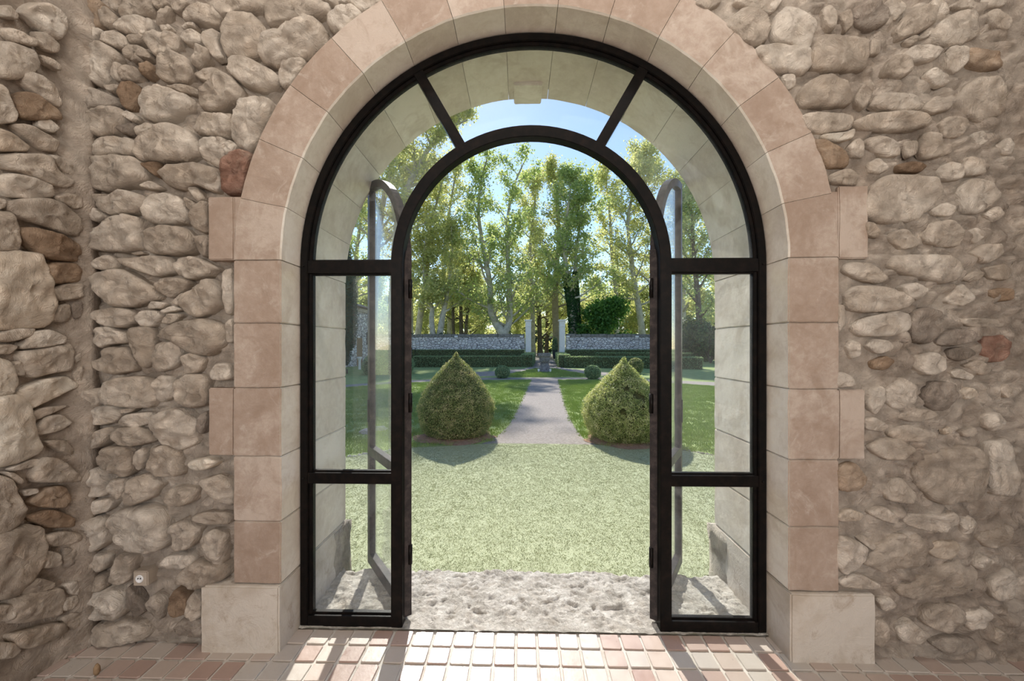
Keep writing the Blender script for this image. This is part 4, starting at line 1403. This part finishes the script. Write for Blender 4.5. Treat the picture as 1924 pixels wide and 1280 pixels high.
def hedge(label, pts, width, height, seed, per_m=1500, mat='hedge_leaf', group='clipped parterre hedges', lsize=0.055):
    """straight hedge between two ground points"""
    a, b = pts
    L = (b - a).length
    ang = math.atan2(b.y - a.y, b.x - a.x)
    root = empty('hedge', a, ang)
    tag(root, label, 'hedge', group)
    rg = np.random.default_rng(seed)
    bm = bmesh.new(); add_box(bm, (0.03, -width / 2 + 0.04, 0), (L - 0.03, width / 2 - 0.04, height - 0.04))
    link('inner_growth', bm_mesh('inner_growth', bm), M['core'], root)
    areas = np.array([L * height, L * height, L * width, width * height, width * height])
    N = int(per_m * L)
    k = rg.choice(5, N, p=areas / areas.sum())
    u = rg.random(N); v = rg.random(N)
    pos = np.zeros((N, 3)); nrm = np.zeros((N, 3))
    for i in range(5):
        m = k == i
        if i < 2:
            s = -1 if i == 0 else 1
            pos[m] = np.stack([u[m] * L, np.full(m.sum(), s * width / 2), v[m] * height], 1); nrm[m] = (0, s, 0)
        elif i == 2:
            pos[m] = np.stack([u[m] * L, (v[m] - .5) * width, np.full(m.sum(), height)], 1); nrm[m] = (0, 0, 1)
        else:
            s = 0 if i == 3 else 1
            pos[m] = np.stack([np.full(m.sum(), s * L), (u[m] - .5) * width, v[m] * height], 1); nrm[m] = (1 if s else -1, 0, 0)
    pos += rg.normal(0, 0.022, (N, 3)); pos[:, 2] = np.maximum(pos[:, 2], 0.01)
    nrm = nrm * 0.6 + rg.normal(0, 0.6, (N, 3)); nrm /= np.linalg.norm(nrm, axis=1, keepdims=True)
    me = leaf_mesh('foliage', pos, nrm, lsize * rg.uniform(0.6, 1.4, N), rg, 0.6)
    link('foliage', me, M[mat], root)
gl = lambda u, d: ground_at(u, d)
HH = 0.76
hedge('long low hedge in front of the garden wall left of the urn', (gl(779, 27.0), gl(986, 27.4)), 0.8, HH, 51)
hedge('hedge end running from the urn towards the left gate pillar', (gl(990, 27.0), gl(997, 35.0)), 0.8, HH + 0.12, 52)
hedge('back hedge at the foot of the garden wall left of the gate', (gl(775, 36.2), gl(985, 36.2)), 0.8, 1.14, 53, 1100)
hedge('long low hedge running to the right behind the pale topiary', (gl(1062, 26.6), gl(1318, 24.6)), 0.8, HH, 54)
hedge('hedge end running from the urn towards the right gate pillar', (gl(1060, 26.4), gl(1052, 35.0)), 0.8, HH + 0.12, 55)
hedge('back hedge at the foot of the garden wall right of the gate', (gl(1062, 36.2), gl(1330, 36.0)), 0.8, 1.14, 56, 1100)
hedge('short inner hedge crossing the right parterre', (gl(1120, 31.5), gl(1300, 30.5)), 0.7, 0.92, 57, 1100)

# ---- stone urn on the oval lawn
du = 21.4; k = du / FPX
urn = empty('stone_urn', ground_at(1023, du, GZ + 0.02), 0.3)
tag(urn, 'weathered grey stone urn on a tapering foot in the oval lawn', 'urn')
lathe('pedestal', [(13 * k, 0), (13 * k, 2.5 * k), (11.5 * k, 4 * k), (8.5 * k, 15 * k), (9 * k, 17 * k)], M['urn'], urn, 8, smooth=False)
lathe('neck', [(6.5 * k, 16.5 * k), (6.0 * k, 18.5 * k), (7.5 * k, 19.5 * k)], M['urn'], urn, 12)
lathe('bowl', [(8 * k, 19 * k), (9.5 * k, 22 * k), (10 * k, 28 * k), (11.6 * k, 29.5 * k), (12.4 * k, 31 * k), (12.4 * k, 36 * k), (11 * k, 36 * k), (10 * k, 33 * k)], M['urn'], urn, 12, smooth=False)
for s in (-1, 1):
    c = ground_at(1023 + s * 11, du - 0.42, GZ + 0.02)
    o = lathe('garden_spotlight', [(0.035, 0), (0.045, 0.1), (0.06, 0.16), (0.05, 0.2)], M['white_paint'], None, 12, c)
    tag(o, 'small white spotlight at the %s foot of the stone urn' % ('left' if s < 0 else 'right'), 'spotlight', 'spotlights at the urn')

# ---- garden wall with coping, pillars and lamps
def wall_run(label, u0, u1, d, ztop, seed):
    a = ground_at(u0, d); b = ground_at(u1, d)
    L = (b - a).length
    root = empty('garden_wall', a, math.atan2(b.y - a.y, b.x - a.x))
    tag(root, label, 'wall', 'rubble garden walls')
    bm = bmesh.new(); add_box(bm, (0, -0.25, -0.05), (L, 0.25, ztop - GZ - 0.32))
    link('masonry', bm_mesh('masonry', bm), M['rubble_far'], root)
    rg = random.Random(seed); x = 0.0
    while x < L - 0.05:
        w = min(rg.uniform(0.55, 1.0), L - x)
        bm = bmesh.new(); h = rg.uniform(-0.03, 0.03)
        add_box(bm, (x + .01, -0.30, ztop - GZ - 0.33), (x + w - .01, 0.30, ztop - GZ + h))
        bmesh.ops.bevel(bm, geom=bm.edges[:], offset=0.04, segments=1, affect='EDGES')
        link('coping_stone', bm_mesh('coping_stone', bm), M['coping'], root)
        x += w
    return root
DW = 39.0
zt = EYE.z + 22 / FPX * DW
wall_run('rubble garden wall with dark coping left of the gate pillars', 640, 986, DW, zt, 1)
wall_run('rubble garden wall with dark coping right of the gate pillars', 1063, 1240, DW, zt, 2)
for u, lab in ((992.5, 'pale stone gate pillar on the left of the gateway'), (1056, 'pale stone gate pillar on the right of the gateway')):
    c = ground_at(u, DW - 0.4)
    r_ = empty('gate_pillar', c, YAW); tag(r_, lab, 'pillar', 'gate pillars')
    kk = (DW - .4) / FPX
    h = EYE.z - GZ + 46 * kk
    box('shaft', (-5.2 * kk, -5.2 * kk, -.02), (5.2 * kk, 5.2 * kk, h), M['pillar'], r_, 0.02)
    box('necking', (-5.8 * kk, -5.8 * kk, h - .55), (5.8 * kk, 5.8 * kk, h - .45), M['pillar'], r_, 0.02)
    box('cap', (-6.8 * kk, -6.8 * kk, h), (6.8 * kk, 6.8 * kk, h + 3 * kk), M['pillar'], r_, 0.03)
for u, lab in ((857, 'white wall lamp on the left garden wall above the topiary'), (980, 'white wall lamp beside the left gate pillar'), (1067, 'white wall lamp beside the right gate pillar'), (1197, 'white wall lamp on the right garden wall by the door leaf')):
    c = P(u, 632.5, DW - 0.36)
    r_ = empty('wall_lamp', c, YAW); tag(r_, lab, 'lamp', 'white lamps on the garden wall')
    box('housing', (-0.17, -0.06, -0.08), (0.17, 0.07, 0.08), M['white_paint'], r_, 0.015)
    box('bracket', (-0.05, 0.05, -0.05), (0.05, 0.11, 0.05), M['iron_dark'], r_)
# planter with a clipped shrub beyond the gate
dp = 44.0
c = ground_at(1042.5, dp)
r_ = empty('tall_planter', c, YAW); tag(r_, 'tall dark grey planter with a shrub beyond the right gate pillar', 'planter')
bm = bmesh.new(); kk = dp / FPX
lathe('pot', [(4.4 * kk, 0), (6.2 * kk, 16 * kk), (6.4 * kk, 17 * kk), (5.6 * kk, 17 * kk), (5.4 * kk, 15 * kk)], M['planter'], r_, 4, smooth=False, rot=math.pi / 4)
bm.free()
rg_ = np.random.default_rng(5)
n = 2600
pz = rg_.random(n); pr_ = (5.2 * kk) * np.sqrt(rg_.random(n)) * (1.05 - 0.5 * pz ** 2); an = rg_.random(n) * 6.283
pos = np.stack([pr_ * np.cos(an), pr_ * np.sin(an), 16 * kk + pz * 24 * kk], 1)
nr = rg_.normal(size=(n, 3)); nr /= np.linalg.norm(nr, axis=1, keepdims=True)
link('shrub', leaf_mesh('shrub', pos, nr, 0.14 * rg_.uniform(.6, 1.3, n), rg_), M['hedge_leaf'], r_)
# iron railing by the left hedge
c = ground_at(768, 28.5)
r_ = empty('iron_railing', c, YAW); tag(r_, 'thin black iron railing beside the left hedge', 'railing')
for i, x in enumerate((0.0, 0.24, 0.48)):
    o = lathe('post', [(0.02, 0), (0.02, 1.28), (0.035, 1.30), (0.0, 1.37)], M['iron_dark'], r_, 8, (x, 0, 0))
for z in (0.45, 1.2):
    box('rail', (-0.02, -0.012, z), (0.5, 0.012, z + 0.03), M['iron_dark'], r_)

# ---- stone house wall beyond the left pane
def house():
    a = ground_at(600, 23.0); b = ground_at(700, 31.5)
    L = (b - a).length
    root = empty('stone_house', a, math.atan2(b.y - a.y, b.x - a.x))
    tag(root, 'rubble stone outbuilding with a clay tile roof behind the cypress', 'building')
    H = EYE.z - GZ + 76 / FPX * 27
    bm = bmesh.new(); add_box(bm, (-6, 0, -0.05), (L, 4.5, H))
    link('masonry', bm_mesh('masonry', bm), M['rubble_far'], root)
    box('cornice', (-6, -0.12, H - 0.28), (L + 0.05, 0.1, H - 0.02), M['ashlar_base'], root)
    # roof of half-round tiles, each course a column of its own
    w = 0.24; n = int((L + 6.2) / w)
    V, F = [], []
    for i in range(7):
        a_ = math.pi * i / 6
        for t in (0, 1):
            V.append((w * 0.56 * math.cos(a_), -0.32 + 2.7 * t, 0.10 * math.sin(a_) + 0.02 + 0.85 * t))
    for i in range(6): F.append((2*i, 2*i+1, 2*i+3, 2*i+2))
    me = mesh_of('roof_tile', V, F); me.materials.append(M['rooftile'])
    for i in range(n):
        link('roof_tile', me, None, root, (-6.1 + (i + .5) * w, 0, H), True)
    bm = bmesh.new()
    v = [bm.verts.new(p) for p in ((-6.2, -0.3, H), (L + .1, -0.3, H), (L + .1, 2.4, H + .85), (-6.2, 2.4, H + .85), (-6.2, 4.6, H), (L + .1, 4.6, H))]
    bm.faces.new((v[0], v[1], v[2], v[3])); bm.faces.new((v[3], v[2], v[5], v[4])); bm.faces.new((v[1], v[5], v[2])); bm.faces.new((v[0], v[3], v[4])); bm.faces.new((v[0], v[4], v[5], v[1]))
    link('roof_deck', bm_mesh('roof_deck', bm), M['rooftile'], root)
    # shuttered window and a door in the wall, partly behind the leaf pane
    for x0, x1, z0, z1, nm in ((L - 3.1, L - 2.2, 0.0, 2.1, 'door'), (L - 1.3, L - 0.6, 1.6, 2.6, 'shutter')):
        box(nm, (x0, -0.05, z0), (x1, 0.06, z1), M['planter'] if nm == 'shutter' else M['wood'], root, 0.01)
house()
c = ground_at(675.5, 24.0)
o = empty('stone_basin', c); tag(o, 'small pale stone basin on a slim foot before the house wall', 'basin')
kk = 24.0 / FPX
lathe('foot', [(3.0 * kk, 0), (2.4 * kk, 2 * kk), (2.2 * kk, 16 * kk), (2.8 * kk, 18 * kk)], M['pillar'], o, 16)
lathe('basin', [(2.6 * kk, 17.5 * kk), (3.6 * kk, 20 * kk), (4.6 * kk, 22.5 * kk), (4.6 * kk, 24 * kk), (3.8 * kk, 24 * kk), (3.2 * kk, 21.5 * kk)], M['pillar'], o, 16)

# ---- pale rock in the left lawn and edging stones along the turf
def rock(name, label, cat, group, loc, sx, sy, sz, seed, mat='pale_rock'):
    bm = bmesh.new(); bmesh.ops.create_icosphere(bm, subdivisions=3, radius=1.0)
    for v in bm.verts:
        n = noise.noise_vector(v.co * 1.6 + Vector((seed * 3.1, 0, 0))) * 0.3 + noise.noise_vector(v.co * 4 + Vector((seed, 0, 0))) * 0.1
        v.co += n
        v.co = Vector((v.co.x * sx, v.co.y * sy, max(-0.25, v.co.z) * sz))
    o = link(name, bm_mesh(name, bm), M[mat], None, loc, True)
    tag(o, label, cat, group)
    return o
rock('garden_rock', 'pale flat rock lying in the left lawn behind the open leaf', 'rock', None, G(690, 815), 0.13, 0.08, 0.09, 3)
rock('garden_rock', 'larger pale rock seen through the glass of the left leaf', 'rock', None, G(713, 809), 0.15, 0.07, 0.08, 5)
rgk = random.Random(21)
for i in range(16):
    u = 618 + i * 9.6
    v = 861.5 - (u - 645) * 0.155 + rgk.uniform(-1.2, 1.2)
    rock('edging_stone', 'small pale edging stone between the turf and the left lawn', 'stone', 'edging stones of the left lawn', G(u, v), rgk.uniform(.025, .045), rgk.uniform(.022, .035), rgk.uniform(.02, .032), 60 + i)
for i in range(9):
    u = 1278 + i * 8.5
    v = 848 + (u - 1280) * 0.14 + rgk.uniform(-1.2, 1.2)
    rock('edging_stone', 'small brown edging stone between the turf and the right lawn', 'stone', 'edging stones of the right lawn', G(u, v), rgk.uniform(.022, .04), rgk.uniform(.02, .03), rgk.uniform(.016, .028), 90 + i, 'weathered')

# ---- trees
def tree(name, label, trunks, seed, start=0.4, spread=5.0, nb=20, leaf='plane_leaf', bark='bark', per=29, lsize=0.25, sig=0.70,
         group='plane trees beyond the garden wall', drop=0.15, cat='tree', ivy_to=None, sub=5):
    """trunks: list of (world points, base radius); branches and leaves grow from the upper part"""
    rg = random.Random(seed); ng = np.random.default_rng(seed)
    base = trunks[0][0][0]
    root = empty(name, (base.x, base.y, GZ))
    tag(root, label, cat, group)
    org = Vector((base.x, base.y, GZ))
    tr_t, br_t, cl = [], [], []
    for pts, r0 in trunks:
        br_t = []
        # smooth polyline
        fine = []
        for i in range(len(pts) - 1):
            p0 = pts[max(i-1, 0)]; p1 = pts[i]; p2 = pts[i+1]; p3 = pts[min(i+2, len(pts)-1)]
            for s in range(4):
                t = s / 4
                fine.append(0.5 * ((2*p1) + (p2 - p0) * t + (2*p0 - 5*p1 + 4*p2 - p3) * t*t + (3*p1 - p0 - 3*p2 + p3) * t**3))
        fine.append(pts[-1])
        n = len(fine)
        rad = [max(0.03, r0 * (1.25 if i == 0 else 1.0) * (1 - 0.88 * (i / (n - 1)) ** 1.1)) for i in range(n)]
        tr_t.append(([p - org for p in fine], rad))
        for b in range(nb):
            t = start + (1 - start) * (b + rg.random()) / nb
            i = min(n - 2, int(t * (n - 1)))
            p = fine[i].copy()
            az = b * 2.4 + rg.uniform(-.5, .5)
            rel = (t - start) / (1 - start)
            ln = spread * (1.0 - 0.62 * rel) * rg.uniform(0.7, 1.15)
            el = R(rg.uniform(8, 35) + 35 * rel)
            dirv = Vector((math.cos(az) * math.cos(el), math.sin(az) * math.cos(el), math.sin(el)))
            r = min(rad[i] * 0.5, 0.16)
            bp = [p - org]; q = p.copy(); dd = dirv.copy()
            for s in range(5):
                dd = (dd + Vector((rg.uniform(-.25, .25), rg.uniform(-.25, .25), rg.uniform(-.12, .25)))).normalized()
                q = q + dd * ln / 5
                bp.append(q - org)
                if s >= 1: cl.append((q - org, sig * rg.uniform(.7, 1.2)))
                if s >= 1:
                    for w in range(max(1, sub // 4) if s < 4 else 2):
                        sd_ = (dd + Vector((rg.uniform(-1, 1), rg.uniform(-1, 1), rg.uniform(-.6, .6)))).normalized()
                        sl = ln * rg.uniform(.22, .42)
                        e1 = q + sd_ * sl * .5 + Vector((0, 0, rg.uniform(-.1, .2)))
                        e2 = q + sd_ * sl + Vector((0, 0, -drop * sl))
                        br_t.append(([q - org, e1 - org, e2 - org], [r * .35, r * .22, .015]))
                        cl.append((e1 - org, sig * .8)); cl.append((e2 - org, sig * rg.uniform(.8, 1.2)))
            br_t.append((bp, [r * (1 - .17 * s) for s in range(6)]))
        link('trunk', tubes_mesh('trunk', [tr_t[-1]], 10), M[bark], root, smooth=True)
        link('branches', tubes_mesh('branches', br_t, 5), M[bark], root, smooth=True)
    C = np.array([c[0] for c in cl]); S = np.array([c[1] for c in cl])
    k = np.repeat(np.arange(len(C)), per)
    pos = C[k] + ng.normal(0, 1, (len(k), 3)) * S[k][:, None] * np.array([.62, .62, .48])
    nr = ng.normal(size=(len(k), 3)); nr[:, 2] = np.abs(nr[:, 2]) + 0.3; nr /= np.linalg.norm(nr, axis=1, keepdims=True)
    ct = ng.random(len(C))
    tint = np.clip(ct[k] * 0.6 + ng.random(len(k)) * 0.5 - 0.05, 0, 1)
    keep = pos[:, 2] > 0.3
    me = leaf_mesh('crown', pos[keep], nr[keep], (lsize * ng.uniform(.6, 1.3, len(k)))[keep], ng, 0.8, tint[keep])
    link('crown', me, M[leaf], root)
    if ivy_to:
        P3 = []
        for pts, rad in tr_t:
            top = ivy_to * len(pts)
            for i in range(int(top)):
                a, b = pts[i], pts[min(i + 1, len(pts) - 1)]
                m = 520
                t = ng.random(m)[:, None]
                ang = ng.random(m) * 6.283
                rr = rad[i] * (1.15 + 0.3 * ng.random(m))
                P3.append(np.array(a) * (1 - t) + np.array(b) * t + np.stack([np.cos(ang) * rr, np.sin(ang) * rr, np.zeros(m)], 1))
        P3 = np.concatenate(P3)
        nr = ng.normal(size=P3.shape); nr /= np.linalg.norm(nr, axis=1, keepdims=True)
        link('ivy', leaf_mesh('ivy', P3, nr, 0.22 * ng.uniform(.6, 1.3, len(P3)), ng, 0.85), M['ivy'], root)
    return root
def TP_(d, *pix):
    pts = [P(u, v, d + i * 0.15 * ((-1) ** i)) for i, (u, v) in enumerate(pix)]
    pts[0].z = GZ - 0.05
    return pts
tree('plane_tree', 'tall grey plane trunk standing closest to the left door stile', [(TP_(45, (769, 650), (769, 560), (767, 482), (772, 408), (785, 352), (798, 315)), 0.50)], 101, 0.25, 4.7)
tree('plane_tree', 'slender plane tree leaning right next to the left stile tree', [(TP_(47, (781, 650), (790, 590), (800, 530), (804, 482), (808, 427), (826, 361), (835, 315)), 0.42)], 102, 0.25, 4.7)
tree('plane_tree', 'low forked plane tree with two curving stems above the wall', [(TP_(43, (819, 650), (811, 605), (812, 578), (802, 560), (795, 501), (800, 446)), 0.34), (TP_(43, (820, 650), (830, 605), (836, 575), (842, 540), (850, 473), (848, 427)), 0.40)], 103, 0.33, 3.5, 15)
tree('dark_tree', 'dark thin-stemmed trio of trunks behind the left garden wall', [(TP_(50, (853, 650), (851, 580), (850, 540), (848, 482)), 0.24), (TP_(50, (867, 650), (866, 580), (864, 540), (866, 473)), 0.30), (TP_(50, (872, 650), (878, 590), (886, 550), (890, 482)), 0.24)], 104, 0.23, 3.9, 15, bark='bark_dark')
tree('plane_tree', 'big forked plane tree with two tall pale trunks left of the gate', [(TP_(43, (946, 650), (944, 628), (932, 608), (922, 580), (921, 540), (915, 501), (905, 446), (899, 399), (903, 342), (915, 301)), 0.52), (TP_(43, (947, 650), (948, 628), (956, 608), (958, 560), (955, 501), (952, 436), (962, 361), (984, 306)), 0.50)], 105, 0.23, 5.3, 24, leaf='plane_leaf_green')
tree('dark_tree', 'pair of dark trunks standing in the drive between the gate pillars', [(TP_(58, (1015, 655), (1013, 600), (1010, 560), (1006, 501), (1004, 446)), 0.42), (TP_(60, (1027, 655), (1028, 600), (1028, 550), (1032, 482)), 0.34)], 106, 0.13, 5.1, 17, bark='bark_dark')
tree('plane_tree', 'tan-barked tree rising behind the right gate pillar', [(TP_(49, (1048, 650), (1043, 580), (1045, 511), (1050, 436), (1044, 361), (1040, 319)), 0.50)], 107, 0.23, 4.7, 24, bark='bark_tan')
tree('ivy_tree', 'plane tree with trunks wrapped in dark ivy right of the gate', [(TP_(43, (1082, 650), (1076, 590), (1068, 540), (1062, 492), (1060, 436), (1070, 371), (1073, 329)), 0.44), (TP_(44, (1089, 650), (1083, 570), (1081, 492), (1092, 408), (1104, 348)), 0.34)], 108, 0.25, 4.5, 20, leaf='plane_leaf_green', ivy_to=0.42)
tree('green_tree', 'short bushy tree with fresh green leaves above the right wall', [(TP_(41.5, (1146, 650), (1145, 612), (1150, 590), (1152, 575)), 0.14), (TP_(41.5, (1126, 650), (1122, 610), (1118, 588)), 0.12)], 109, 0.18, 1.9, 15, leaf='shrub_leaf', bark='bark_dark', per=34, lsize=0.26, sig=0.72, group=None)
tree('plane_tree', 'plane tree leaning left beside the right door stile', [(TP_(46, (1212, 650), (1202, 590), (1193, 540), (1186, 482), (1180, 408), (1198, 334), (1206, 298)), 0.42)], 110, 0.21, 5.1, 24)
tree('plane_tree', 'thin tall plane tree seen above the pale topiary', [(TP_(52, (1160, 650), (1158, 560), (1150, 482), (1146, 408), (1140, 352), (1142, 319)), 0.34)], 111, 0.25, 4.1, 20)
tree('plane_tree', 'pale trunk seen through the right side pane', [(TP_(50, (1285, 650), (1283, 560), (1287, 482), (1278, 399), (1262, 342)), 0.40)], 112, 0.12, 5.6, 26)
tree('dark_tree', 'dark leafy tree filling the right edge of the side pane', [(TP_(40, (1318, 650), (1312, 570), (1304, 482), (1300, 408), (1296, 371)), 0.34)], 113, 0.12, 4.7, 24, leaf='plane_leaf_green', bark='bark_dark')
tree('plane_tree', 'grey plane trunk seen between the cypress and the left leaf', [(TP_(48, (668, 650), (667, 560), (668, 501), (678, 418), (700, 342)), 0.46)], 114, 0.13, 5.3, 24, leaf='plane_leaf_green')
tree('plane_tree', 'tallest plane tree reaching the top of the fanlight on the left', [(TP_(41, (738, 650), (742, 500), (752, 400), (785, 310), (835, 248), (878, 226)), 0.55)], 115, 0.3, 5.4, 34)
tree('plane_tree', 'plane tree behind the left fan pane rising above the arch', [(TP_(42.5, (700, 650), (705, 500), (720, 380), (745, 270), (768, 205)), 0.50)], 119, 0.3, 5.4, 32)
tree('plane_tree', 'crown of a plane tree behind the right radial bar', [(TP_(47, (1240, 650), (1236, 540), (1228, 446), (1214, 361), (1205, 306)), 0.45)], 116, 0.23, 5.1, 24)
tree('plane_tree', 'plane tree filling the gap above the gateway', [(TP_(54, (1002, 650), (1000, 560), (996, 470), (1004, 390), (1010, 335)), 0.36)], 117, 0.2, 5.0, 26)
tree('plane_tree', 'slim plane tree behind the low forked stems', [(TP_(54, (842, 650), (846, 540), (840, 440), (852, 350), (862, 300)), 0.36)], 118, 0.25, 5.0, 26)
# trees further back in the park, copies of four kinds
protos = [
 tree('park_tree', 'low bushy yellow-green tree filling the gap under the plane crowns', [(TP_(58, (905, 648), (906, 620), (903, 590), (908, 560)), 0.2)], 123, 0.03, 4.0, 18, per=34, lsize=0.27, sig=0.7, group='low trees behind the garden wall', drop=0.3),
 tree('park_tree', 'hazy yellow-green park tree far behind the left wall', [(TP_(66, (700, 648), (703, 610), (700, 570), (705, 535)), 0.3)], 121, 0.03, 6.0, 24, per=34, lsize=0.32, sig=0.8, group='park trees in the distance'),
 tree('park_tree', 'hazy yellow park tree behind the dark trunk trio', [(TP_(70, (835, 648), (838, 610), (832, 570), (838, 535)), 0.3)], 122, 0.03, 6.0, 24, per=34, lsize=0.32, sig=0.8, group='park trees in the distance', bark='bark_dark'),
]
def copy_tree(src, loc, rz, sc, label):
    c = src.copy(); COL.objects.link(c)
    c.location = loc; c.rotation_euler = (0, 0, rz); c.scale = (sc, sc, sc); c['label'] = label
    for ch in src.children:
        k = ch.copy(); COL.objects.link(k); k.parent = c
for i, (u, d, sc, lab) in enumerate((
    (655, 74, 1.2, 'distant park tree above the house roof'), (765, 72, 1.0, 'distant park tree behind the left stile trunks'),
    (895, 78, 1.1, 'distant park tree left of the big forked plane'), (985, 90, 1.2, 'distant park tree behind the left gate pillar'), (1035, 98, 1.25, 'distant park tree closing the drive beyond the gate'), (1120, 72, 1.0, 'distant park tree behind the fresh green tree'), (1170, 66, 1.0, 'distant park tree above the right wall'), (1265, 68, 1.1, 'distant park tree in the pane of the right leaf'), (1375, 66, 1.2, 'distant park tree hidden partly by the right reveal'))):
    copy_tree(protos[1 + i % 2], ground_at(u, d), i * 1.7, sc, lab)
for i, (u, d, sc, lab) in enumerate((
    (640, 60, 1.0, 'low bushy tree at the end of the stone house'), (690, 56, 0.9, 'low bushy tree behind the left open leaf'), (745, 60, 1.1, 'low bushy tree hidden behind the left stile'),
    (800, 54, 0.8, 'low bushy tree seen between the two leaning stems'), (840, 62, 1.0, 'low bushy tree behind the low forked plane'), (880, 66, 1.1, 'low bushy tree right of the dark trio'),
    (970, 62, 1.0, 'low bushy tree just left of the gateway'), (998, 110, 1.3, 'low bushy tree at the far left end of the drive'), (1040, 115, 1.3, 'low bushy tree at the far right end of the drive'),
    (1075, 60, 1.0, 'low bushy tree behind the ivy-wrapped trunks'), (1115, 58, 0.9, 'low bushy tree behind the fresh green foliage'), (1165, 62, 1.1, 'low bushy tree above the middle of the right wall'),
    (1210, 56, 1.0, 'low bushy tree beside the right stile trunk'), (1260, 60, 1.1, 'low bushy tree behind the right open leaf'), (1310, 54, 1.0, 'low bushy tree behind the dark bushes at the reveal'))):
    copy_tree(protos[0], ground_at(u, d), i * 2.1, sc, lab)
# dark shrubs
def shrub(label, u, d, w, h, leaf, seed, n=5000, ls=0.16, group='shrubs beyond the walls'):
    rg = np.random.default_rng(seed)
    c = ground_at(u, d)
    root = empty('bush', c); tag(root, label, 'bush', group)
    blobs = [(rg.uniform(-.5, .5) * w, rg.uniform(-.4, .4) * w * .6, rg.uniform(.25, .75) * h) for _ in range(9)]
    k = rg.integers(0, 9, n); B = np.array(blobs)
    v = rg.normal(size=(n, 3)); v /= np.linalg.norm(v, axis=1, keepdims=True)
    pos = B[k] + v * (rg.random((n, 1)) ** .4) * np.array([w * .33, w * .3, h * .32])
    pos[:, 2] = np.abs(pos[:, 2])
    link('foliage', leaf_mesh('foliage', pos, v, ls * rg.uniform(.6, 1.3, n), rg, .7), M[leaf], root)
    link('stems', tubes_mesh('stems', [([Vector((0, 0, 0)), Vector((b[0] * .5, b[1] * .5, b[2] * .6)), Vector(b)], [.06, .04, .02]) for b in blobs], 5), M['bark_dark'], root)
shrub('dark ivy bush at the foot of the left stile trees', 776, 41, 2.2, 3.1, 'ivy', 1)
shrub('dark bush behind the low forked plane', 838, 42, 1.8, 3.2, 'dark_leaf', 2)
shrub('dark ivy mass between the two pale trunks', 946, 43.5, 1.3, 4.4, 'ivy', 3)
shrub('dark bush at the foot of the ivy trunks', 1096, 41.5, 1.4, 3.2, 'ivy', 4)
shrub('wide dark bush in the right side pane', 1306, 37, 3.2, 4.6, 'dark_leaf', 5, 9000, 0.2)
shrub('tall dark bush at the right reveal edge', 1335, 33, 2.6, 4.0, 'dark_leaf', 6, 9000, 0.2)
shrub('blue-green bush far down the drive', 1003, 75, 3.2, 5.0, 'dark_leaf', 7, 5000, .3)
shrub('small dark bush far down the drive on the right', 1034, 80, 2.4, 3.6, 'dark_leaf', 8, 4000, .3)
# cypress before the house
dc = 20.5
topiary('cypress', 'slender dark cypress before the stone house', None, ground_at(652, dc),
        [(0.05, 0.5), (0.22, 1.25), (0.36, 1.5), (0.44, 2.2), (0.47, 3.2), (0.44, 4.4), (0.36, 5.4), (0.24, 6.2), (0.10, 6.8), (0.01, 7.1)], 16000, 0.075, M['cypress'], 71, 'tree', 0.12, 0.05, up=1.2)
